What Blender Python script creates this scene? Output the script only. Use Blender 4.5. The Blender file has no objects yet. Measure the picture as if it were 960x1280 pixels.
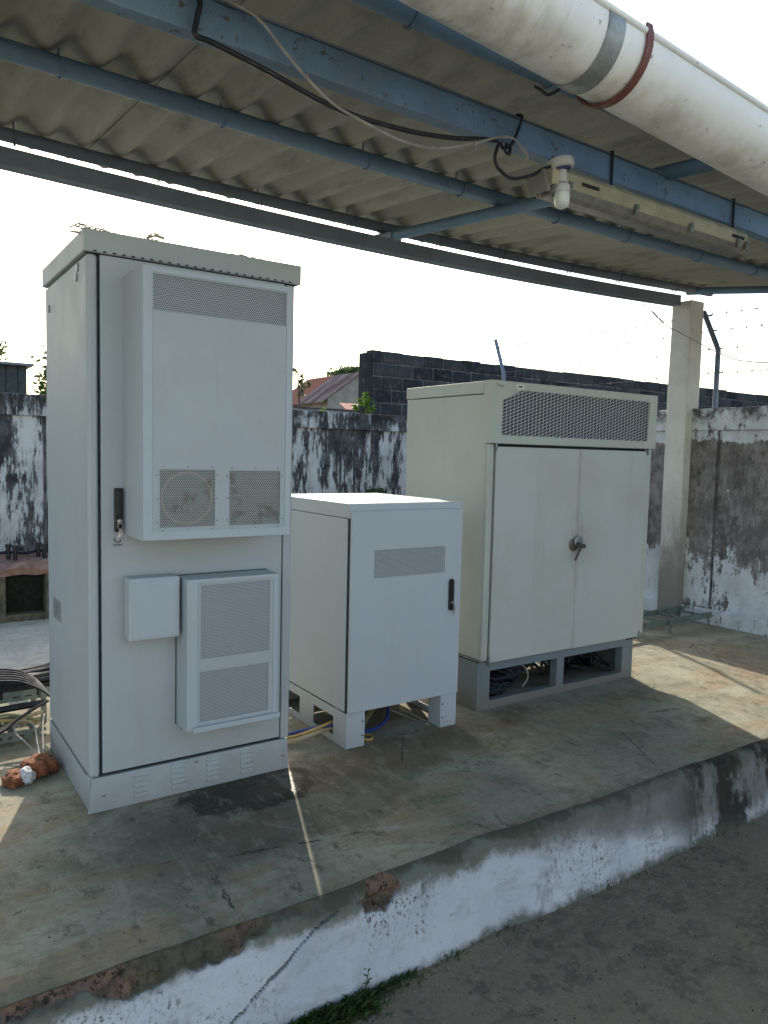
import bpy, bmesh, math, random
from mathutils import Vector, Matrix, noise as mnoise
random.seed(7)
R = math.radians
sc = bpy.context.scene
col = sc.collection

# ------------------------------------------------------------ camera
FW = Vector((0.55936224, 0.82542172, -0.07611095))
RT = Vector((0.82858832, -0.55938443, 0.02303168))
UP = Vector((0.02356443, 0.0759477, 0.99683332))
cd = bpy.data.cameras.new('camera'); cam = bpy.data.objects.new('camera', cd); col.objects.link(cam)
m = Matrix((RT, UP, -FW)).transposed().to_4x4()
m.translation = Vector((-0.6157374, -2.75611807, 1.3133184))
cam.matrix_world = m
cd.sensor_fit = 'VERTICAL'; cd.sensor_height = 32.0; cd.lens = 944.78 / 1280 * 32.0
cd.clip_start = 0.05; cd.clip_end = 3000
sc.camera = cam

# ------------------------------------------------------------ world, sun, exposure
SUN_AZ, SUN_EL = 21.0, 31.0          # azimuth from +Y towards +X
w = bpy.data.worlds.new('World'); sc.world = w; w.use_nodes = True
nt = w.node_tree; bg = nt.nodes['Background']
sky = nt.nodes.new('ShaderNodeTexSky'); sky.sky_type = 'NISHITA'; sky.sun_disc = False
sky.sun_elevation = R(SUN_EL); sky.sun_rotation = R(SUN_AZ)
sky.dust_density = 2.5; sky.air_density = 1.3; sky.ozone_density = 1.4
nt.links.new(sky.outputs[0], bg.inputs[0]); bg.inputs[1].default_value = 0.15
sl = bpy.data.lights.new('sun', 'SUN'); sl.energy = 2.6; sl.angle = R(0.5); sl.color = (1.0, 0.93, 0.80)
so = bpy.data.objects.new('sun', sl); col.objects.link(so)
sdir = Vector((math.sin(R(SUN_AZ)) * math.cos(R(SUN_EL)), math.cos(R(SUN_AZ)) * math.cos(R(SUN_EL)), math.sin(R(SUN_EL))))
so.rotation_euler = sdir.to_track_quat('Z', 'Y').to_euler()
so.location = sdir * 20
sc.view_settings.view_transform = 'Standard'; sc.view_settings.look = 'None'
sc.view_settings.exposure = 1.08
sc.cycles.caustics_reflective = False; sc.cycles.caustics_refractive = False; sc.view_settings.gamma = 1.0
sc.view_settings.use_curve_mapping = False

# ------------------------------------------------------------ material helpers
class G:
    def __init__(s, name, rough=.5, metal=0., spec=.5):
        s.m = bpy.data.materials.new(name); s.m.use_nodes = True
        s.t = s.m.node_tree; s.b = s.t.nodes['Principled BSDF']
        s.b.inputs['Roughness'].default_value = rough; s.b.inputs['Metallic'].default_value = metal
        s.b.inputs['Specular IOR Level'].default_value = spec
        s.tc = s.t.nodes.new('ShaderNodeTexCoord').outputs['Object']
    def n(s, t, **k):
        x = s.t.nodes.new(t)
        for a, b in k.items(): setattr(x, a, b)
        return x
    def put(s, sock, v):
        if isinstance(v, bpy.types.NodeSocket): s.t.links.new(v, sock)
        elif isinstance(v, (tuple, list)) and sock.type == 'RGBA': sock.default_value = (*v[:3], 1)
        else: sock.default_value = v
    def co(s, sc_=(1, 1, 1), loc=(0, 0, 0), rot=(0, 0, 0)):
        x = s.n('ShaderNodeMapping'); s.t.links.new(s.tc, x.inputs[0])
        x.inputs['Scale'].default_value = sc_; x.inputs['Location'].default_value = loc; x.inputs['Rotation'].default_value = rot
        return x.outputs[0]
    def noise(s, scale, detail=4, rough=.6, st=(1, 1, 1), loc=(0, 0, 0), dist=0.):
        x = s.n('ShaderNodeTexNoise'); s.t.links.new(s.co(st, loc), x.inputs['Vector'])
        x.inputs['Scale'].default_value = scale; x.inputs['Detail'].default_value = detail
        x.inputs['Roughness'].default_value = rough; x.inputs['Distortion'].default_value = dist
        return x.outputs['Fac']
    def ramp(s, f, a, b, va=0., vb=1.):
        x = s.n('ShaderNodeMapRange'); x.interpolation_type = 'SMOOTHSTEP'
        s.put(x.inputs[0], f); x.inputs[1].default_value = a; x.inputs[2].default_value = b
        x.inputs[3].default_value = va; x.inputs[4].default_value = vb
        return x.outputs[0]
    def mix(s, f, a, b, mode='MIX'):
        x = s.n('ShaderNodeMix', data_type='RGBA', blend_type=mode)
        s.put(x.inputs[0], f); s.put(x.inputs[6], a); s.put(x.inputs[7], b); return x.outputs[2]
    def mt(s, op, a, b=0., c=0.):
        x = s.n('ShaderNodeMath', operation=op); s.put(x.inputs[0], a); s.put(x.inputs[1], b)
        s.put(x.inputs[2], c); return x.outputs[0]
    def xyz(s):
        x = s.n('ShaderNodeSeparateXYZ'); s.t.links.new(s.tc, x.inputs[0]); return x.outputs
    def bump(s, h, st=.3, d=.01):
        x = s.n('ShaderNodeBump'); s.put(x.inputs['Height'], h); x.inputs['Strength'].default_value = st
        x.inputs['Distance'].default_value = d; s.t.links.new(x.outputs[0], s.b.inputs['Normal'])
    def base(s, c): s.put(s.b.inputs['Base Color'], c); return s
    def rgh(s, r): s.put(s.b.inputs['Roughness'], r); return s

def paint(name, c, dirt=(.30, .27, .20), amt=.25, rough=.55, drip=True):
    g = G(name, rough)
    big = g.ramp(g.noise(1.6, 5, .65), .45, .75)
    fine = g.ramp(g.noise(22, 4, .7), .56, .74)
    c1 = g.mix(g.mt('MULTIPLY', big, amt), c, dirt)
    c1 = g.mix(g.mt('MULTIPLY', fine, amt * .5), c1, dirt)
    if drip:
        d = g.ramp(g.noise(9, 4, .6, (1, 1, .09)), .58, .78)
        c1 = g.mix(g.mt('MULTIPLY', d, amt * .7), c1, dirt)
    d2 = g.mt('MULTIPLY', g.ramp(g.noise(30, 5, .75, (1, 1, .05), (3, 3, 0)), .60, .72), g.ramp(g.noise(2.2, 3, .6, (1, 1, 1), (6, 6, 6)), .45, .65))
    c1 = g.mix(g.mt('MULTIPLY', d2, amt * 1.3), c1, (.16, .13, .09))
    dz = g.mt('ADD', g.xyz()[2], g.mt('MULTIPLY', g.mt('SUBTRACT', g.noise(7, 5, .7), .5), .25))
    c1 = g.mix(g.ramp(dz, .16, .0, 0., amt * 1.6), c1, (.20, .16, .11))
    sp = g.ramp(g.noise(150, 2, .5), .70, .76)
    c1 = g.mix(g.mt('MULTIPLY', sp, .35), c1, (.12, .10, .07))
    g.base(c1); g.rgh(g.ramp(g.noise(5, 4), .3, .7, rough - .03, rough + .06))
    return g.m
def plain(name, c, rough=.5, metal=0., var=.25, sc_=14):
    g = G(name, rough, metal)
    dk = tuple(x * (1 - var) for x in c)
    g.base(g.mix(g.ramp(g.noise(sc_, 5, .65), .35, .7), c, dk)); g.rgh(g.ramp(g.noise(sc_ * 2, 3), .3, .7, rough * .8, min(1, rough * 1.2)))
    return g.m

def perforated(name, c, pitch, r, kx=1., kz=.866, axis='xz', skew=0., dirt=None, diamond=False, soft=.04):
    g = G(name, .45); o = g.xyz()
    u = g.mt('DIVIDE', o[0] if axis[0] == 'x' else o[1], pitch * kx); v = g.mt('DIVIDE', o[2], pitch * kz)
    if skew: v = g.mt('ADD', v, g.mt('MULTIPLY', u, skew))
    row = g.mt('FLOOR', v)
    half = g.mt('MULTIPLY', g.mt('FLOORED_MODULO', row, 2.), .5)
    du = g.mt('SUBTRACT', g.mt('FRACT', g.mt('ADD', u, half)), .5)
    dv = g.mt('SUBTRACT', g.mt('FRACT', v), .5)
    if diamond:
        fu = g.mt('FRACT', u); vv = g.mt('ADD', v, g.mt('MULTIPLY', g.mt('FLOORED_MODULO', g.mt('FLOOR', u), 2.), .5))
        vv = g.mt('SUBTRACT', vv, g.mt('MULTIPLY', fu, .75)); d1 = g.mt('ABSOLUTE', g.mt('SUBTRACT', g.mt('FRACT', vv), .5))
        d = g.mt('MAXIMUM', g.mt('DIVIDE', g.mt('ABSOLUTE', g.mt('SUBTRACT', fu, .5)), 1.03), g.mt('MULTIPLY', d1, 1.06))
    else:
        d = g.mt('SQRT', g.mt('ADD', g.mt('POWER', du, 2.), g.mt('POWER', g.mt('MULTIPLY', dv, kz), 2.)))
    hole = g.ramp(d, r - soft, r + soft, 1., 0.)
    cc = c
    if dirt:
        cc = g.mix(g.ramp(g.noise(18, 4, .7), .52, .68), c, dirt)
        hole = g.mt('MAXIMUM', hole, 0.)
    g.base(cc)
    tr = g.n('ShaderNodeBsdfTransparent'); mx = g.n('ShaderNodeMixShader')
    out = [n for n in g.t.nodes if n.type == 'OUTPUT_MATERIAL'][0]
    g.t.links.new(hole, mx.inputs[0]); g.t.links.new(g.b.outputs[0], mx.inputs[1]); g.t.links.new(tr.outputs[0], mx.inputs[2])
    g.t.links.new(mx.outputs[0], out.inputs['Surface'])
    return g.m

M = {}
M['white1'] = paint('cabinet_paint', (.425, .46, .455), amt=.22)
M['white2'] = paint('cabinet_paint_clean', (.455, .495, .51), amt=.12)
M['beige'] = paint('cabinet_paint_beige', (.46, .475, .41), amt=.28)
M['beige_door'] = None
M['seal'] = plain('rubber_seal', (.012, .02, .026), .7)
M['black'] = plain('black_plastic', (.012, .013, .014), .35)
M['black_cable'] = plain('black_cable', (.008, .010, .016), .6)
M['dark'] = plain('dark_interior', (.02, .02, .022), .8)
M['filter_grey'] = plain('grey_filter', (.13, .135, .14), .9)  # even grey of the sheets behind the grilles and of the hood lettering
M['steel'] = plain('bare_steel', (.42, .41, .39), .35, .9)
M['worn_steel'] = plain('worn_steel', (.17, .155, .135), .45, .7, .5, 60)
M['galv'] = plain('galvanised_steel', (.36, .38, .37), .5, .6, .35)
M['tray'] = plain('tray_paint', (.20, .24, .21), .55, .2, .4)
M['base_grey'] = paint('plinth_paint', (.17, .21, .22), (.12, .10, .07), .4, .5)
M['perf1'] = perforated('perforated_sheet', (.40, .42, .42), .0078, .33)
M['perf2'] = perforated('perforated_sheet_dusty', (.36, .36, .33), .0078, .33, dirt=(.22, .20, .15))
M['perf3'] = perforated('perforated_sheet_fine', (.43, .45, .46), .0062, .30)
M['expanded'] = perforated('expanded_mesh', (.46, .47, .44), .0262, .40, kz=.66, diamond=True, soft=.05)
M['blue_filter'] = plain('filter_cloth', (.05, .055, .085), .9)

def door_beige():
    g = G('door_paint_beige', .42); o = g.xyz()
    c = (.48, .50, .455)
    big = g.ramp(g.noise(1.8, 5, .65), .42, .75)
    c1 = g.mix(g.mt('MULTIPLY', big, .28), c, (.33, .28, .18))
    # brown hand-grime round the handle and the meeting edge of the doors
    dx = g.mt('ABSOLUTE', g.mt('SUBTRACT', o[0], 2.625))
    dz = g.mt('ABSOLUTE', g.mt('SUBTRACT', o[2], .86))
    rad = g.mt('SQRT', g.mt('ADD', g.mt('POWER', g.mt('MULTIPLY', dx, 1.6), 2.), g.mt('POWER', dz, 2.)))
    gr = g.mt('MULTIPLY', g.ramp(rad, .02, .24, 1., 0.), g.ramp(g.noise(14, 4, .7), .3, .7))
    c1 = g.mix(g.mt('MULTIPLY', gr, .38), c1, (.20, .13, .07))
    st = g.mt('MULTIPLY', g.ramp(dx, .0, .035, 1., 0.), g.ramp(g.noise(10, 4, .7, (1, 1, .3)), .35, .65))
    c1 = g.mix(g.mt('MULTIPLY', st, .3), c1, (.24, .17, .10))
    d = g.ramp(g.noise(9, 4, .6, (1, 1, .08)), .55, .8)
    c1 = g.mix(g.mt('MULTIPLY', d, .22), c1, (.28, .24, .16))
    g.base(c1); g.rgh(g.ramp(g.noise(5, 4), .3, .7, .35, .55)); return g.m
M['beige_door'] = door_beige()

def concrete_top():
    g = G('platform_concrete', .85, spec=.3); o = g.xyz()
    base = g.mix(g.ramp(g.noise(1.3, 6, .65, dist=.4), .38, .64), (.345, .335, .245), (.245, .225, .16))
    base = g.mix(g.ramp(g.noise(2.2, 5, .7, (.7, 1.6, 1), (3, 1, 0), .8), .48, .62, 0., .9), base, (.285, .215, .135))
    base = g.mix(g.mt('MULTIPLY', g.ramp(g.noise(5, 5, .7, (1, 1, 1), (7, 2, 0)), .46, .66), .6), base, (.12, .13, .085))
    base = g.mix(g.mt('MULTIPLY', g.ramp(g.noise(42, 3, .8), .5, .75), .35), base, (.30, .28, .21))
    base = g.mix(g.ramp(g.noise(70, 2, .5, (1, 1, 1), (1, 9, 0)), .705, .73), base, (.03, .03, .02))
    base = g.mix(g.mt('MULTIPLY', g.ramp(g.noise(13, 5, .75, (1, .5, 1), (5, 5, 0)), .57, .66), .7), base, (.07, .065, .045))
    def blob(cx, cy, rx, ry, n0=.35):
        ex = g.mt('DIVIDE', g.mt('SUBTRACT', o[0], cx), rx); ey = g.mt('DIVIDE', g.mt('SUBTRACT', o[1], cy), ry)
        r = g.mt('SQRT', g.mt('ADD', g.mt('POWER', ex, 2.), g.mt('POWER', ey, 2.)))
        return g.mt('ADD', r, g.mt('MULTIPLY', g.mt('SUBTRACT', g.noise(6, 5, .7), .5), n0 * 4))
    base = g.mix(g.ramp(o[1], 1.7, 2.2, 0., .85), base, g.mix(g.ramp(g.noise(3, 5, .7), .35, .65), (.66, .63, .52), (.50, .48, .40)))  # brighter daylight on the back floor painted in as paler concrete
    base = g.mix(g.ramp(blob(.58, -.13, .29, .19), .8, 1.05, .95, 0.), base, (.012, .015, .010))     # wet oily patch at the cabinet foot
    base = g.mix(g.ramp(blob(.55, -.30, .60, .34), .6, 1.25, .42, 0.), base, (.07, .062, .04))
    base = g.mix(g.ramp(blob(1.25, -.12, .7, .2), .5, 1.3, .6, 0.), base, (.12, .085, .05))
    base = g.mix(g.ramp(blob(.35, -.45, .8, .22), .5, 1.2, .3, 0.), base, (.10, .085, .055))
    base = g.mix(g.ramp(blob(1.9, .0, .5, .13), .5, 1.2, .5, 0.), base, (.13, .075, .045))
    base = g.mix(g.mt('MULTIPLY', g.ramp(g.noise(20, 5, .8, (1, 2.2, 1), (2, 8, 0)), .50, .62), .38), base, (.10, .095, .065))
    base = g.mix(g.mt('MULTIPLY', g.ramp(g.noise(9, 6, .8, (1.6, .6, 1), (6, 1, 0)), .52, .60), .35), base, (.36, .33, .25))
    vo = g.n('ShaderNodeTexVoronoi', feature='DISTANCE_TO_EDGE'); g.t.links.new(g.co((1, 1, 0), (.3, .1, 0)), vo.inputs['Vector']); vo.inputs['Scale'].default_value = 1.1
    wob = g.mt('ADD', vo.outputs['Distance'], g.mt('MULTIPLY', g.mt('SUBTRACT', g.noise(12, 5, .7), .5), .05))
    ck = g.mt('MULTIPLY', g.ramp(g.mt('ABSOLUTE', wob), .0015, .004, 1., 0.), g.ramp(g.noise(1.7, 3, .6, (1, 1, 1), (8, 8, 0)), .52, .58))
    base = g.mix(g.mt('MULTIPLY', ck, .8), base, (.04, .038, .028))
    # moss green along the front margin
    e = g.mt('ADD', o[1], g.mt('MULTIPLY', g.noise(4, 5, .7), .28))
    base = g.mix(g.ramp(e, -.66, -.79, 0., .50), base, (.085, .10, .065))
    base = g.mix(g.ramp(e, -.775, -.82, 0., .7), base, (.045, .046, .030))
    g.base(base)
    g.bump(g.mt('ADD', g.noise(60, 4, .7), g.mt('MULTIPLY', g.noise(7, 4, .6), 2.)), .35, .006)
    g.rgh(g.ramp(blob(.56, -.12, .24, .17), .8, 1.0, .45, .88))
    return g.m
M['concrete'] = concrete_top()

def whitewash():
    g = G('whitewashed_plaster', .85, spec=.25); o = g.xyz()
    n1 = g.noise(7, 6, .7)
    c = g.mix(g.ramp(g.noise(3, 5, .6), .3, .7), (.60, .62, .63), (.47, .50, .52))
    cl = g.ramp(g.noise(2.6, 4, .65, (1, 1, 1), (1.2, 0, 0)), .46, .60)
    c = g.mix(g.mt('MULTIPLY', cl, g.ramp(g.noise(85, 4, .75, (1, 1, .7)), .54, .60)), c, (.13, .125, .10))
    c = g.mix(g.mt('MULTIPLY', g.ramp(g.noise(55, 4, .8), .62, .68), .7), c, (.16, .15, .12))
    c = g.mix(g.mt('MULTIPLY', g.ramp(g.noise(11, 5, .75, (.5, 1, 1.4)), .52, .66), .35), c, (.26, .26, .22))
    # worn grey band at the rounded upper edge, lower on the right where the lime has gone
    zt = g.mt('ADD', o[2], g.mt('MULTIPLY', g.mt('SUBTRACT', n1, .5), .16))
    c = g.mix(g.ramp(zt, -.075, -.035), c, (.17, .18, .135))
    zr = g.mt('ADD', zt, g.ramp(o[0], .9, 2.5, 0., .21))
    c = g.mix(g.mt('MULTIPLY', g.ramp(zr, -.08, .02), .85), c, (.14, .14, .11))
    c = g.mix(g.ramp(zt, -.03, .0), c, (.075, .075, .05))
    # dark mould further right
    mo = g.mt('MULTIPLY', g.ramp(g.noise(3.2, 5, .7, (1, 1, .7), (4, 0, 2)), .42, .52), g.ramp(o[0], 1.95, 2.4))
    c = g.mix(g.mt('MULTIPLY', mo, .93), c, (.022, .022, .014))
    mo2 = g.mt('MULTIPLY', g.ramp(g.noise(6, 5, .7, (1, 1, .5), (1, 0, 2)), .52, .62), g.ramp(o[0], .95, 1.5))
    c = g.mix(g.mt('MULTIPLY', mo2, .5), c, (.06, .06, .045))
    # damp and splash at the foot
    c = g.mix(g.ramp(zt, -.255, -.30, 0., .85), c, (.10, .10, .07))
    at = g.n('ShaderNodeAttribute', attribute_name='chip'); sp_ = g.n('ShaderNodeSeparateColor'); g.t.links.new(at.outputs['Color'], sp_.inputs[0])
    br = g.mix(g.ramp(g.noise(13, 5, .7), .38, .62), (.22, .135, .095), (.085, .068, .048))
    br = g.mix(g.ramp(g.noise(45, 5, .8), .50, .60), br, (.03, .027, .02))  # crevice shade of the broken edge painted in as dark flecks
    br = g.mix(g.ramp(g.noise(4, 3, .6, (1, 1, 1), (2, 2, 2)), .48, .6, 0., .7), br, (.10, .095, .06))
    hh = g.mt('ADD', sp_.outputs[0], g.mt('MULTIPLY', g.mt('SUBTRACT', g.noise(60, 4, .7), .5), .6))
    c = g.mix(g.ramp(hh, .05, .3, 0., .8), c, (.10, .10, .075))
    c = g.mix(g.ramp(hh, .3, .5), c, br)
    c = g.mix(g.ramp(sp_.outputs[1], .0, .6, 0., .85), c, (.11, .11, .10))
    g.base(c); g.bump(g.mt('ADD', n1, g.mt('MULTIPLY', g.noise(50, 4, .7), .5)), .5, .01)
    return g.m
M['whitewash'] = whitewash()
M['broken'] = None
def brickish():
    g = G('broken_render', .95, spec=.2)
    c = g.mix(g.ramp(g.noise(16, 5, .7), .35, .62), (.27, .145, .09), (.07, .055, .04))
    c = g.mix(g.ramp(g.noise(40, 3, .7), .6, .7), c, (.32, .26, .19))
    g.base(c); g.bump(g.noise(50, 5, .7), .8, .01); return g.m
M['broken'] = brickish()

def ground_mat():
    g = G('yard_ground', .95, spec=.2)
    c = g.mix(g.ramp(g.noise(1.2, 6, .7), .35, .68), (.235, .190, .128), (.15, .125, .085))
    c = g.mix(g.mt('MULTIPLY', g.ramp(g.noise(30, 4, .8), .48, .62), .55), c, (.27, .235, .175))
    c = g.mix(g.mt('MULTIPLY', g.ramp(g.noise(9, 6, .8, (1, 1, 1), (4, 4, 0)), .50, .62), .55), c, (.085, .075, .052))
    c = g.mix(g.ramp(g.noise(120, 2, .6), .64, .70, 0., .7), c, (.36, .33, .27))
    c = g.mix(g.ramp(g.noise(3, 5, .7, (1, 1, 1), (5, 5, 5)), .56, .72, 0., .7), c, (.04, .045, .025))
    c = g.mix(g.ramp(g.noise(75, 2, .5), .70, .74), c, (.02, .018, .012))
    o = g.xyz(); yy = g.mt('ADD', o[1], g.mt('MULTIPLY', g.noise(.8, 5, .7), 1.2))
    bounce_sand = g.mix(g.ramp(g.noise(.5, 5, .7), .3, .7), (.36, .33, .27), (.28, .26, .215))  # pale ground out of view, added to bounce light up under the canopy
    c = g.mix(g.ramp(yy, -2.2, -3.2), c, bounce_sand)
    g.base(c); g.bump(g.noise(45, 5, .75), .6, .01); return g.m
M['ground'] = ground_mat()

def wall_mat(name, streak, panel):
    """lime-washed concrete panels grown over with black mould"""
    g = G(name, .9, spec=.2); o = g.xyz()
    white = g.mix(g.ramp(g.noise(5, 5, .6), .35, .7), (.66, .69, .70), (.50, .52, .53))
    grey = g.mix(g.ramp(g.noise(9, 5, .7), .35, .65), (.040, .043, .050), (.13, .13, .135))
    if panel:
        grey = g.mix(g.ramp(g.noise(7, 5, .7), .35, .65), (.155, .140, .132), (.285, .262, .248))
        grey = g.mix(g.mt('MULTIPLY', g.ramp(g.noise(26, 5, .85, (1, 1, .35)), .48, .60), .55), grey, (.085, .078, .072))
        grey = g.mix(g.mt('MULTIPLY', g.ramp(g.noise(17, 5, .85, (1, 1, .22), (0, 7, 2)), .60, .67), .75), grey, (.46, .45, .43))
        grey = g.mix(g.mt('MULTIPLY', g.ramp(g.noise(3, 5, .8, (1, 1, .5), (0, 2, 9)), .52, .60), .5), grey, (.05, .05, .045))
        h = g.mt('MULTIPLY', g.ramp(o[2], .35, .75), g.ramp(o[2], 1.50, 1.44))
        f = g.mt('ADD', g.mt('MULTIPLY', h, .30), g.noise(2.4, 7, .72, (1, 1, .75), (0, 3.1, 1)))
        f2 = g.noise(11, 6, .75, (1, 1, .35))
        f = g.mt('ADD', f, g.mt('MULTIPLY', g.mt('SUBTRACT', f2, .5), .75))
        f = g.mt('ADD', f, g.mt('MULTIPLY', g.mt('SUBTRACT', g.noise(34, 4, .8, (1, 1, .5)), .5), .5))
        k = g.ramp(f, .55, .62)
        c = g.mix(k, white, grey)
    else:
        f = g.noise(5.5, 7, .72, streak, (2, 0, 0))
        f2 = g.noise(24, 6, .75, (1, 1, .28))
        f = g.mt('ADD', f, g.mt('MULTIPLY', g.mt('SUBTRACT', f2, .5), .5))
        f = g.mt('ADD', f, g.mt('MULTIPLY', g.mt('SUBTRACT', g.noise(1.3, 3), .5), .5))
        k = g.ramp(f, .44, .53)
        c = g.mix(k, white, grey)
        c = g.mix(g.mt('MULTIPLY', g.ramp(g.noise(30, 4, .7, (1, 1, .12)), .55, .7), .6), c, (.03, .03, .034))
    # mould soaking the coping and running under it
    z = g.mt('ADD', o[2], g.mt('MULTIPLY', g.mt('SUBTRACT', g.noise(9, 5, .75), .5), .16))
    kk = g.mt('MULTIPLY', g.ramp(z, 1.60, 1.70), g.ramp(g.noise(5, 5, .75), .38, .58))
    c = g.mix(g.mt('MULTIPLY', kk, .85), c, (.03, .03, .028))
    c = g.mix(g.ramp(g.noise(55, 3, .7), .62, .7, 0., .6), c, (.04, .04, .04))
    g.base(c); g.bump(g.mt('ADD', g.noise(35, 5, .7), k), .35, .008)
    return g.m
M['wall_back'] = wall_mat('mouldy_wall_streaked', (1, 1, .16), False)
M['wall_right'] = wall_mat('mouldy_wall_panel', (1, 1, .3), True)

def pillar_mat():
    g = G('pillar_plaster', .85, spec=.25); o = g.xyz()
    c = g.mix(g.ramp(g.noise(4, 5, .65), .35, .7), (.68, .665, .60), (.57, .555, .50))
    z = g.mt('ADD', o[2], g.mt('MULTIPLY', g.mt('SUBTRACT', g.noise(6, 5, .7, (1, 1, .4)), .5), 1.1))
    c = g.mix(g.ramp(z, 1.15, .35, 0., .8), c, (.14, .125, .10))
    c = g.mix(g.mt('MULTIPLY', g.ramp(g.noise(20, 5, .75, (1, 1, .6)), .60, .70), .4), c, (.16, .14, .11))
    g.base(c); g.bump(g.noise(30, 5, .7), .3, .008); return g.m
M['pillar'] = pillar_mat()

def block_mat():
    g = G('sooty_blocks', .95, spec=.2)
    info = g.n('ShaderNodeNewGeometry')
    rnd = info.outputs['Random Per Island']
    c = g.mix(rnd, (.018, .021, .028), (.060, .062, .068))
    c = g.mix(g.ramp(g.noise(6, 5, .75), .5, .72), c, (.105, .095, .09))
    c = g.mix(g.ramp(g.noise(25, 4, .7), .58, .7, 0., .6), c, (.012, .013, .016))
    c = g.mix(g.mt('MULTIPLY', g.ramp(g.noise(14, 5, .8, (1, 1, .6), (3, 3, 3)), .56, .70), .7), c, (.17, .16, .155))
    g.base(c); g.bump(g.noise(40, 4, .7), .5, .01); return g.m
M['block'] = block_mat()
M['bounce_paint'] = plain('bounce_wall_white', (.60, .62, .63), .9, var=.12, sc_=1.5)
M['mortar'] = plain('mortar', (.15, .15, .155), .95, var=.7, sc_=8)

def sheet_mat():
    g = G('fibre_cement', .9, spec=.2)
    c = g.mix(g.ramp(g.noise(2.5, 6, .7, (1, .4, 1)), .35, .68), (.385, .375, .325), (.325, .318, .280))
    c = g.mix(g.mt('MULTIPLY', g.ramp(g.noise(90, 3, .8), .45, .7), .35), c, (.46, .45, .39))
    d = g.mt('MULTIPLY', g.ramp(g.noise(7, 5, .75, (1.2, .25, 1), (3, 0, 0)), .50, .68), .4)
    c = g.mix(d, c, (.14, .14, .125))
    o = g.xyz()
    gr = g.mt('MULTIPLY', g.ramp(o[0], .1, -.5), g.ramp(g.noise(3, 4), .35, .6))
    c = g.mix(g.mt('MULTIPLY', gr, .6), c, (.15, .17, .07))
    g.base(c); g.bump(g.noise(120, 4, .7), .25, .003); return g.m
M['sheet'] = sheet_mat()

def blue_paint(name, c, rust):
    g = G(name, .5)
    cc = g.mix(g.ramp(g.noise(4, 5, .7), .35, .7), c, tuple(x * .72 for x in c))
    cc = g.mix(g.ramp(g.noise(28, 5, .75), .60 - rust, .66 - rust), cc, (.085, .075, .07))
    cc = g.mix(g.mt('MULTIPLY', g.ramp(g.noise(8, 4, .7), .55, .75), .35), cc, (.23, .24, .24))
    g.base(cc); g.bump(g.noise(60, 4), .2, .003); return g.m
M['blue_beam'] = blue_paint('blue_gloss_rusty', (.150, .240, .340), .01)
M['blue_pipe'] = blue_paint('blue_gloss_pipe', (.145, .245, .350), -.04)
M['grey_beam'] = blue_paint('dark_grey_steel', (.15, .185, .22), -.05)

def pvc():
    g = G('weathered_pvc', .45); o = g.xyz()
    c = g.mix(g.ramp(g.noise(3, 5, .6), .3, .7), (.84, .83, .78), (.74, .735, .69))
    rib = g.ramp(g.noise(26, 4, .7, (1, .25, .25)), .42, .72)
    c = g.mix(g.mt('MULTIPLY', g.mt('MULTIPLY', rib, g.ramp(o[0], .95, .8)), .55), c, (.36, .37, .30))
    low = g.ramp(g.mt('ADD', o[2], g.mt('MULTIPLY', o[0], .070)), 2.500, 2.445)
    c = g.mix(g.mt('MULTIPLY', g.mt('MULTIPLY', low, g.ramp(g.noise(6, 5, .7), .40, .68)), .5), c, (.40, .33, .24))
    c = g.mix(g.ramp(g.noise(34, 4, .75, (.6, 1, 1)), .64, .70, 0., .7), c, (.17, .12, .08))
    g.base(c); return g.m
M['pvc'] = pvc()
M['redband'] = plain('red_strap', (.17, .055, .04), .5)
M['cream'] = plain('yellowed_plastic', (.42, .40, .27), .45, var=.3, sc_=9)
M['diffuser'] = plain('dirty_diffuser', (.20, .195, .17), .35, var=.35)
M['porcelain'] = plain('white_ceramic', (.60, .60, .56), .35, var=.2)
M['frost'] = plain('frosted_glass', (.62, .66, .60), .25, var=.08)
M['bluering'] = plain('blue_plastic', (.02, .035, .16), .4)
M['white_cable'] = plain('dirty_white_cable', (.33, .31, .27), .5, var=.4)
M['yellow_cable'] = plain('yellow_cable', (.55, .36, .10), .5)
M['cream_cable'] = plain('tan_cable', (.42, .32, .20), .5)
M['olive_cable'] = plain('olive_cable', (.24, .24, .10), .5)
M['blue_cable'] = plain('blue_cable', (.02, .06, .25), .45)
M['rag'] = plain('rust_brown_foam', (.27, .095, .035), 1., var=.7, sc_=25)
M['rag_white'] = plain('white_rag', (.62, .62, .62), .9)
M['rust_brick'] = plain('pink_render', (.34, .20, .15), .95, var=.45, sc_=12)
M['blockc'] = plain('stained_concrete', (.16, .14, .10), .95, var=.6, sc_=9)
M['jet'] = plain('painted_hollow_shade', (.012, .014, .010), .95)
M['house_wall'] = plain('house_plaster', (.33, .31, .27), .9, var=.35, sc_=1.5)
M['house_blue'] = plain('pale_blue_render', (.34, .40, .44), .9, var=.45, sc_=4)
M['leaf'] = None
def leafm(name, a, b):
    g = G(name, .6, spec=.3); info = g.n('ShaderNodeNewGeometry')
    c = g.mix(info.outputs['Random Per Island'], a, b); g.base(c)
    tl = g.n('ShaderNodeBsdfTranslucent'); g.put(tl.inputs[0], c); mx = g.n('ShaderNodeMixShader'); mx.inputs[0].default_value = .35
    out = [n for n in g.t.nodes if n.type == 'OUTPUT_MATERIAL'][0]
    g.t.links.new(g.b.outputs[0], mx.inputs[1]); g.t.links.new(tl.outputs[0], mx.inputs[2]); g.t.links.new(mx.outputs[0], out.inputs['Surface'])
    return g.m
M['leaf'] = leafm('tree_leaves', (.035, .075, .02), (.10, .16, .045))
M['leaf_bright'] = leafm('young_leaves', (.12, .22, .03), (.22, .34, .05))
M['grass'] = leafm('grass_blades', (.03, .06, .015), (.07, .12, .03))
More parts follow.
